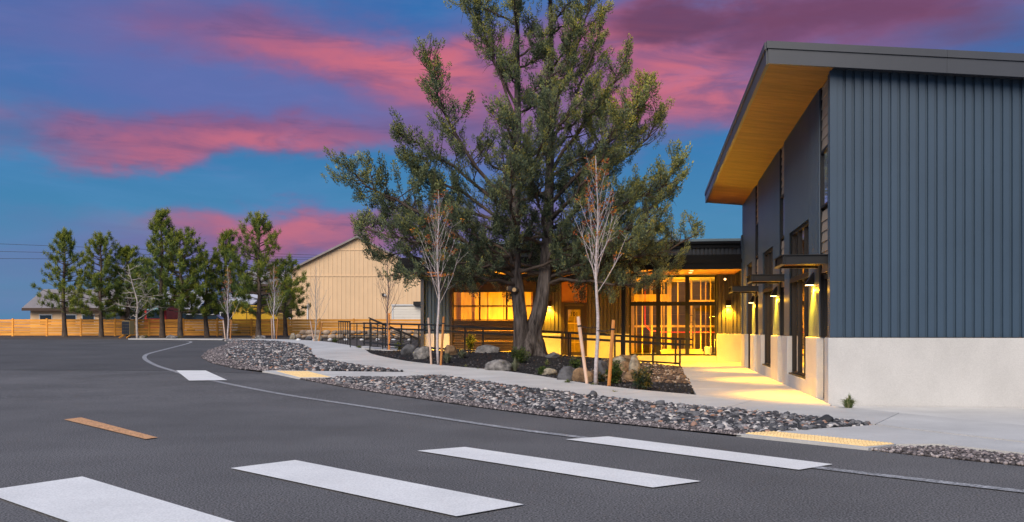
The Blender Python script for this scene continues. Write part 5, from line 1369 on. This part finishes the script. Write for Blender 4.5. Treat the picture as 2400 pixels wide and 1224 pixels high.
def sapling(px, py, H, seed, label, bark='pale_bark', fn=T, leaves=True, r0=0.045, first=0.28, spread=0.42, twigs=1.0, lean=0.0, Yf=None):
    p = GR(px, py, fn)
    R = thing('young_tree', label, 'tree', p, 0, 'young staked trees')
    g = random.Random(seed); tk = MB(); br = MB(); lv = []
    pts = [Vector((0.03 * math.sin(k * 1.3 + seed) + lean * k / 10, 0.03 * math.cos(k + seed), H * k / 10)) for k in range(11)]; pts[0].z = -0.1
    tk.tube(pts, [r0 * (1 - 0.95 * k / 10) + 0.003 for k in range(11)], 8)
    def at(h):
        i = min(9, int(h / H * 10)); return pts[i].lerp(pts[i + 1], h / H * 10 - i)
    nb_ = 36
    for k in range(nb_):
        f = first + (0.93 - first) * (k / nb_) ** 0.9; h = H * f
        a = k * 2.4 + g.uniform(-.5, .5); l = H * spread * (1.12 - f) * g.uniform(0.75, 1.15); st = g.uniform(0.30, 0.62)
        p0 = at(h); d = Vector((math.cos(a) * math.sin(st), math.sin(a) * math.sin(st), math.cos(st)))
        p1 = p0 + d * l * 0.5; p2 = p1 + (d + Vector((0, 0, 0.45))).normalized() * l * 0.5
        rb = r0 * 0.27 * (1.15 - f)
        br.tube([p0, p0.lerp(p1, .5) + Vector((0, 0, -0.01 * l)), p1, p1.lerp(p2, .5), p2], [rb, rb * .85, rb * .7, rb * .5, 0.003], 5, cap=False)
        for j in range(int((2 + 3 * l) * twigs)):
            t = g.uniform(0.25, 0.95); q = p0.lerp(p1, t * 2) if t < 0.5 else p1.lerp(p2, t * 2 - 1)
            e = (d + Vector((g.gauss(0, .6), g.gauss(0, .6), g.gauss(0.2, .3)))).normalized(); tl = l * g.uniform(0.12, 0.32)
            br.tube([q, q + e * tl * .5 + Vector((g.gauss(0, .01), 0, 0)), q + e * tl], [rb * 0.4, rb * 0.3, 0.002], 3, cap=False)
            if leaves and f > 0.38: lv.append((q + e * tl, f))
    tk.build('trunk', bark, R, smooth=True); br.build('branches', bark, R)
    if leaves:
        cl = [(tuple(q), g.uniform(0.7, 1.2), g.random(), (0, 0, 0)) for q, f in lv if g.random() < f * 0.9]
        tp = [spray_template(8, 300 + i, 0.045, 0.05, 0.05, 0.2) for i in range(5)]
        V, Rn = place(tp, cl, seed, 0.2); link('leaves', np_mesh('leaves', V, np.arange(len(V)), 3, Rn), 'bud_leaf', R)
    return p
def stake(top, bot, depth_fn, label, r0=0.034, tie=None):
    rust = any(w in label for w in ('rust', 'orange', 'brown'))
    """round lodgepole stake between two photo points at the same distance"""
    p = GR(*bot, depth_fn); s = F / p.y
    t = Vector(((top[0] - CX) / s, p.y, CZ + (HY - top[1]) / s)) - p
    R = thing('wooden_stake', label, 'stake', p, 0, 'stakes beside the young trees')
    MB().tube([-t * 0.05, t * 0.97, t], [r0, r0, r0 * 0.85], 10).build('pole', 'rust_stake' if rust else 'stake_wood', R, smooth=False)
    if tie:
        a = t * 0.86; b = Vector(tie) - p; b.z = a.z - 0.03
        MB().tube([a + Vector((0, 0, 0)), a.lerp(b, .5) + Vector((0, 0, -0.03)), b], 0.012, 5).tube([a - t.normalized() * 0.02, a + t.normalized() * 0.02], r0 + 0.008, 10).build('tie', 'tie_band', R)
# nearest staked tree by the brown boulders
p6 = sapling(1399, 905, 5.3, 61, 'staked pale young tree beside the pile of orange boulders', fn=TB, r0=0.048, first=0.40, spread=0.42)
stake((1355, 742), (1376, 902), TB, 'pale stake leaning towards door 101', 0.040, p6)
stake((1438, 750), (1427, 907), TB, 'upright orange stake by the leafy shrub and orange boulders', 0.040, p6)
p5 = sapling(1027, 855, 5.5, 53, 'staked pale young tree with russet leaves before the porch corner', fn=TB, r0=0.046, first=0.34, spread=0.40)
stake((1004, 745), (1011, 855), TB, 'pale stake in front of the light grey boulder', 0.036, p5)
stake((1040, 742), (1033, 858), TB, 'rust coloured stake in front of the round brown boulder', 0.036, p5)
p4 = sapling(909, 823, 4.2, 44, 'thin dark barked young tree in front of the stair rail', bark='grey_bark', fn=TB, leaves=False, r0=0.05, first=0.33, spread=0.45)
stake((912, 734), (912, 823), TB, 'rust brown stake in front of the stair rail', 0.045)
p3 = sapling(740, 801, 4.4, 35, 'bare staked young tree in front of the tan barn', leaves=False, r0=0.045, first=0.2, spread=0.45, bark='bare_bark')
stake((727, 752), (736, 801), T, 'pale leaning stake in front of the tan barn', 0.038)
stake((755, 756), (747, 801), T, 'brown leaning stake between barn tree and picket railing', 0.038)
p2 = sapling(642, 795, 4.7, 26, 'staked young tree with russet top before the broad pine', r0=0.05, first=0.25, spread=0.36)
stake((636, 745), (638, 794), T, 'pale stake before the broad pine trunk', 0.038)
stake((651, 745), (648, 795), T, 'rust stake right of the broad pine trunk', 0.038)
p1 = sapling(534, 796, 4.5, 17, 'staked young tree with yellow russet top before the slim pine', r0=0.05, first=0.25, spread=0.34)
stake((523, 751), (528, 796), T, 'white leaning stake before the dark low pine', 0.038)
stake((542, 750), (540, 796), T, 'thin brown stake before the slim pine', 0.038)
def bare_tree():
    p = GR(322, 794)
    R = thing('bare_tree', 'leafless white barked tree beside the mailbox', 'tree', p)
    g = random.Random(77); m = MB(); tr_ = MB()
    tr_.tube(bez([(0, 0, -0.1), (-0.05, 0, 1.3), (0.0, 0, 2.3), (-0.35, 0, 3.6), (-0.6, 0, 4.7)], 20), [0.085 * (1 - 0.85 * i / 20) for i in range(21)][:len(bez([(0, 0, 0)] * 5, 20))], 8)
    def grow(q, d, l, r, lv):
        a = q; pts = [q]
        for k in range(4):
            d = (d + Vector((g.gauss(0, .22), g.gauss(0, .22), g.gauss(0.02, .18)))).normalized(); a = a + d * l / 4; pts.append(a)
        m.tube(pts, [r * (1 - 0.2 * i) for i in range(5)], 4, cap=False)
        if lv:
            for k in range(4 if lv > 1 else 3):
                i = g.randint(1, 4); grow(pts[i], (d + Vector((g.gauss(0, .8), g.gauss(0, .8), g.gauss(0, .6)))).normalized(), l * g.uniform(0.4, 0.65), r * 0.5, lv - 1)
    for k in range(17):
        h = 1.2 + 3.3 * k / 17; a = k * 2.4
        x = -0.05 if h < 2.3 else -0.05 - 0.25 * (h - 2.3)
        grow(Vector((x, 0, h)), Vector((math.cos(a), math.sin(a) * 0.8, g.uniform(-0.1, 0.6))).normalized(), 1.5 * (1.25 - h / 5.5), 0.026, 2)
    tr_.build('trunk', 'bare_bark', R, smooth=True); m.build('branches', 'bare_bark', R)
bare_tree()

# ------------------------------------------------------------------ boulders, shrubs, tufts
def boulder(px0, px1, py0, py1, mat, seed, label, fn=TB, cuts=5, deep=0.8):
    p = GR((px0 + px1) / 2, py1 - 2, fn); s = F / p.y
    w = (px1 - px0) / s; h = (py1 - py0) / s
    bm = bmesh.new(); bmesh.ops.create_icosphere(bm, subdivisions=4, radius=1.0); g = random.Random(seed)
    off = Vector((g.uniform(-50, 50), g.uniform(-50, 50), g.uniform(-50, 50)))
    planes = [(Vector((g.gauss(0, 1), g.gauss(0, 1), g.gauss(0.2, 0.7))).normalized(), g.uniform(0.55, 0.85)) for _ in range(cuts + 3)]
    for v in bm.verts:
        c = v.co.copy()
        for n, d in planes:
            e = c.dot(n) - d
            if e > 0: c -= n * e * 0.88
        c *= 1 + 0.16 * noise.noise(c * 1.3 + off) + 0.06 * noise.noise(c * 3.5 + off) + 0.03 * noise.noise(c * 9 + off)
        v.co = c
    xs = [v.co.x for v in bm.verts]; zs = [v.co.z for v in bm.verts]
    sx = w / (max(xs) - min(xs)); sz = h * 1.35 / (max(zs) - min(zs))
    for v in bm.verts: v.co = Vector(((v.co.x - (max(xs) + min(xs)) / 2) * sx, v.co.y * w * 0.5 * deep, (v.co.z - min(zs)) * sz - h * 0.35))
    me = bpy.data.meshes.new('boulder'); bm.to_mesh(me); bm.free(); me.shade_smooth()
    o = link('boulder', me, mat, None, (p.x, p.y + w * 0.2, p.z))
    tag(o, label, 'boulder', 'landscape boulders')
boulder(938, 978, 808, 832, 'rock_dark', 1, 'rounded dark grey boulder at the foot of the stair rail')
boulder(966, 1010, 813, 845, 'rock_grey', 2, 'light grey angular boulder behind the pale stake')
boulder(1040, 1074, 811, 836, 'rock_brown', 3, 'round brown boulder behind the rust stake')
boulder(1112, 1173, 810, 830, 'rock_grey', 4, 'long grey peaked boulder before the garage door')
boulder(1135, 1203, 845, 873, 'rock_grey', 5, 'cracked grey boulder beside the pale grass tuft at the sidewalk')
boulder(1278, 1313, 827, 842, 'rock_dark', 6, 'small dark boulder right against the old tree trunk')
boulder(1264, 1308, 865, 883, 'rock_light', 7, 'flat pale slab rock half sunk in gravel')
boulder(1304, 1350, 860, 896, 'rock_dark', 8, 'dark bluish boulder touching a rough brown one')
boulder(1340, 1400, 864, 899, 'rock_brown', 9, 'rough brown boulder behind the leaning pale stake')
boulder(1394, 1430, 846, 884, 'rock_dark', 10, 'dark slate boulder between tree and orange stake')
boulder(1434, 1496, 834, 858, 'rock_brown', 11, 'wide brown boulder at the back of the pile')
boulder(1436, 1468, 837, 858, 'rock_light', 12, 'rounded tan boulder capping the pile')
boulder(1448, 1482, 849, 876, 'rock_brown', 13, 'round brown boulder in the middle of the pile')
boulder(1474, 1504, 833, 880, 'rock_light', 14, 'upright greyish boulder at the walk side of the pile', deep=1.0)
boulder(1460, 1503, 868, 897, 'rock_brown', 15, 'large orange brown boulder at the foot of the pile')
boulder(1395, 1420, 880, 899, 'rock_brown', 16, 'small reddish boulder behind the pale tree trunk')
boulder(596, 622, 788, 797, 'rock_grey', 17, 'pale boulder before the broad pine at the sidewalk', T)
boulder(588, 602, 789, 796, 'rock_brown', 18, 'pinkish boulder left of a pale boulder under the pine', T)
boulder(678, 694, 783, 798, 'rock_light', 19, 'pointed pale boulder under the low spreading pine', T)
boulder(714, 732, 790, 799, 'rock_dark', 20, 'dark flat boulder near the barn tree', T)
boulder(738, 756, 788, 801, 'rock_light', 21, 'tan boulder at the end of the stone wall', T)
boulder(386, 416, 787, 797, 'rock_grey', 22, 'long grey ledge rock under the rounded pine', T)
boulder(325, 340, 788, 796, 'rock_light', 23, 'yellowish rock at the foot of the bare white tree', T)

def tuft(px, py, w, h, mat, seed, label, fn=TB, n=150):
    p = GR(px, py, fn); s = F / p.y; W, H = 1.35 * w / s / 2, 1.35 * h / s
    n = int(n * 1.5); g = random.Random(seed); m = MB(); rn = []
    for k in range(n):
        a = g.uniform(0, 6.28); r = g.random() ** 0.7; hh = H * g.uniform(0.55, 1.05) * (1.05 - 0.3 * r); d = Vector((math.cos(a), math.sin(a), 0))
        b = d * (0.12 * W * r); mid = d * (W * r * 0.5) + Vector((0, 0, hh * 0.72)); tip = d * (W * r * 1.05) + Vector((0, 0, hh * (1.0 - 0.45 * r)))
        sd_ = Vector((-d.y, d.x, 0)) * 0.5 * max(0.012, 1.3 / s)
        i = len(m.v); m.v += [tuple(b - sd_), tuple(b + sd_), tuple(mid + sd_ * .8), tuple(mid - sd_ * .8), tuple(tip)]; m.f += [(i, i + 1, i + 2, i + 3), (i + 3, i + 2, i + 4)]
        rn += [g.random()] * 5
    me = bpy.data.meshes.new('grass_tuft'); me.from_pydata(m.v, [], m.f); at = me.attributes.new('tone', 'FLOAT', 'POINT'); at.data.foreach_set('value', rn)
    o = link('grass_tuft', me, mat, None, p); tag(o, label, 'grass', 'grass tufts in the beds')
tuft(1989, 961, 48, 32, 'green_blade', 1, 'green grass tuft at the foot of the concrete gable wall', T, 170)
tuft(1048, 853, 34, 26, 'tuft_blade', 2, 'bluish grass tuft right of the rust stake')
tuft(1083, 841, 34, 20, 'tuft_blade', 3, 'bluish grass tuft beside the round brown boulder')
tuft(1207, 872, 30, 28, 'tuft_blade', 4, 'pale grass tuft beside the cracked grey boulder')
tuft(1282, 858, 18, 14, 'green_blade', 5, 'small green tuft below the dark boulder at the trunk', n=70)
tuft(1330, 900, 24, 10, 'green_blade', 6, 'bright green tuft at the sidewalk below the dark bluish boulder', n=90)
tuft(1392, 905, 26, 8, 'green_blade', 7, 'low green tuft around the foot of the pale tree', n=80)
tuft(842, 817, 18, 7, 'green_blade', 8, 'fresh green tuft where bed and sidewalk meet', n=90)
tuft(785, 803, 30, 9, 'green_blade', 9, 'green weeds beside the picket railing', T, n=110)
tuft(1092, 861, 14, 6, 'green_blade', 10, 'tiny green tuft on dark gravel below a bluish tuft', n=60)
tuft(1120, 867, 8, 5, 'green_blade', 11, 'tiny yellowish tuft at the sidewalk edge', n=40)
tuft(1440, 922, 26, 8, 'green_blade', 12, 'sparse grass blades at the bed edge below the orange stake', T, n=30)
tuft(1774, 968, 14, 8, 'green_blade', 13, 'small green tuft among stones by the lit walk', T, n=40)
tuft(1275, 922, 34, 8, 'green_blade', 14, 'thin weeds at the edge of the stone bed', T, n=50)
tuft(420, 793, 14, 6, 'green_blade', 15, 'small tuft under the rounded pine', T, n=40)
tuft(342, 792, 14, 6, 'green_blade', 16, 'small tuft near the bare white tree', T, n=40)
def shrub(px, py, w, h, mat, seed, label, n=60, fn=TB, size=0.045):
    p = GR(px, py, fn); s = F / p.y; W, H = w / s / 2, h / s
    R = thing('shrub', label, 'shrub', p, 0, 'small shrubs in the planted bed')
    g = random.Random(seed); st = MB(); cl = []
    for k in range(max(5, n // 7)):
        a = g.uniform(0, 6.28); r = W * g.random() ** 0.6; e = Vector((math.cos(a) * r, math.sin(a) * r, H * g.uniform(0.5, 1.0)))
        st.tube([Vector((0, 0, -0.03)), e * 0.5 + Vector((0, 0, 0.05 * H)), e], [0.010, 0.007, 0.003], 4, cap=False)
        for j in range(7):
            q = e * (0.3 + 0.7 * (j + g.random()) / 7) + Vector((g.gauss(0, .04), g.gauss(0, .04), g.gauss(0, .04))); cl.append((tuple(q), g.uniform(0.8, 1.3), g.random(), (0, 0, 0)))
    V, Rn = place([spray_template(12, seed * 7 + i, 0.06, 0.06, size, 0.3) for i in range(4)], cl, seed, 0.15)
    st.build('stems', 'limb_bark', R); link('leaves', np_mesh('leaves', V, np.arange(len(V)), 3, Rn), mat, R)
shrub(1101, 823, 22, 40, 'shrub_leaf', 1, 'tall narrow shrub in front of the garage door', 90)
shrub(1215, 852, 52, 36, 'shrub_leaf', 2, 'fresh green shrub at the foot of the old juniper', 110)
shrub(1442, 903, 36, 52, 'shrub_leaf', 3, 'leafy green shrub behind the orange stake', 120)
shrub(1506, 917, 42, 50, 'dark_leaf', 4, 'dark glossy shrub with yellow leaves by the pebbles', 150)
shrub(1348, 866, 30, 26, 'shrub_leaf', 5, 'thin yellow green shrub above the dark bluish boulder', 45)
shrub(994, 815, 24, 26, 'dark_leaf', 6, 'dark reddish shrub at the corner of the shop', 80)
shrub(1275, 880, 26, 14, 'shrub_leaf', 7, 'low green plant beside the flat pale slab', 60)
shrub(936, 822, 22, 16, 'shrub_leaf', 8, 'small green plant left of the dark grey boulder', 50)
shrub(1412, 898, 18, 16, 'dark_leaf', 9, 'rusty low plant behind the pale tree foot', 45)
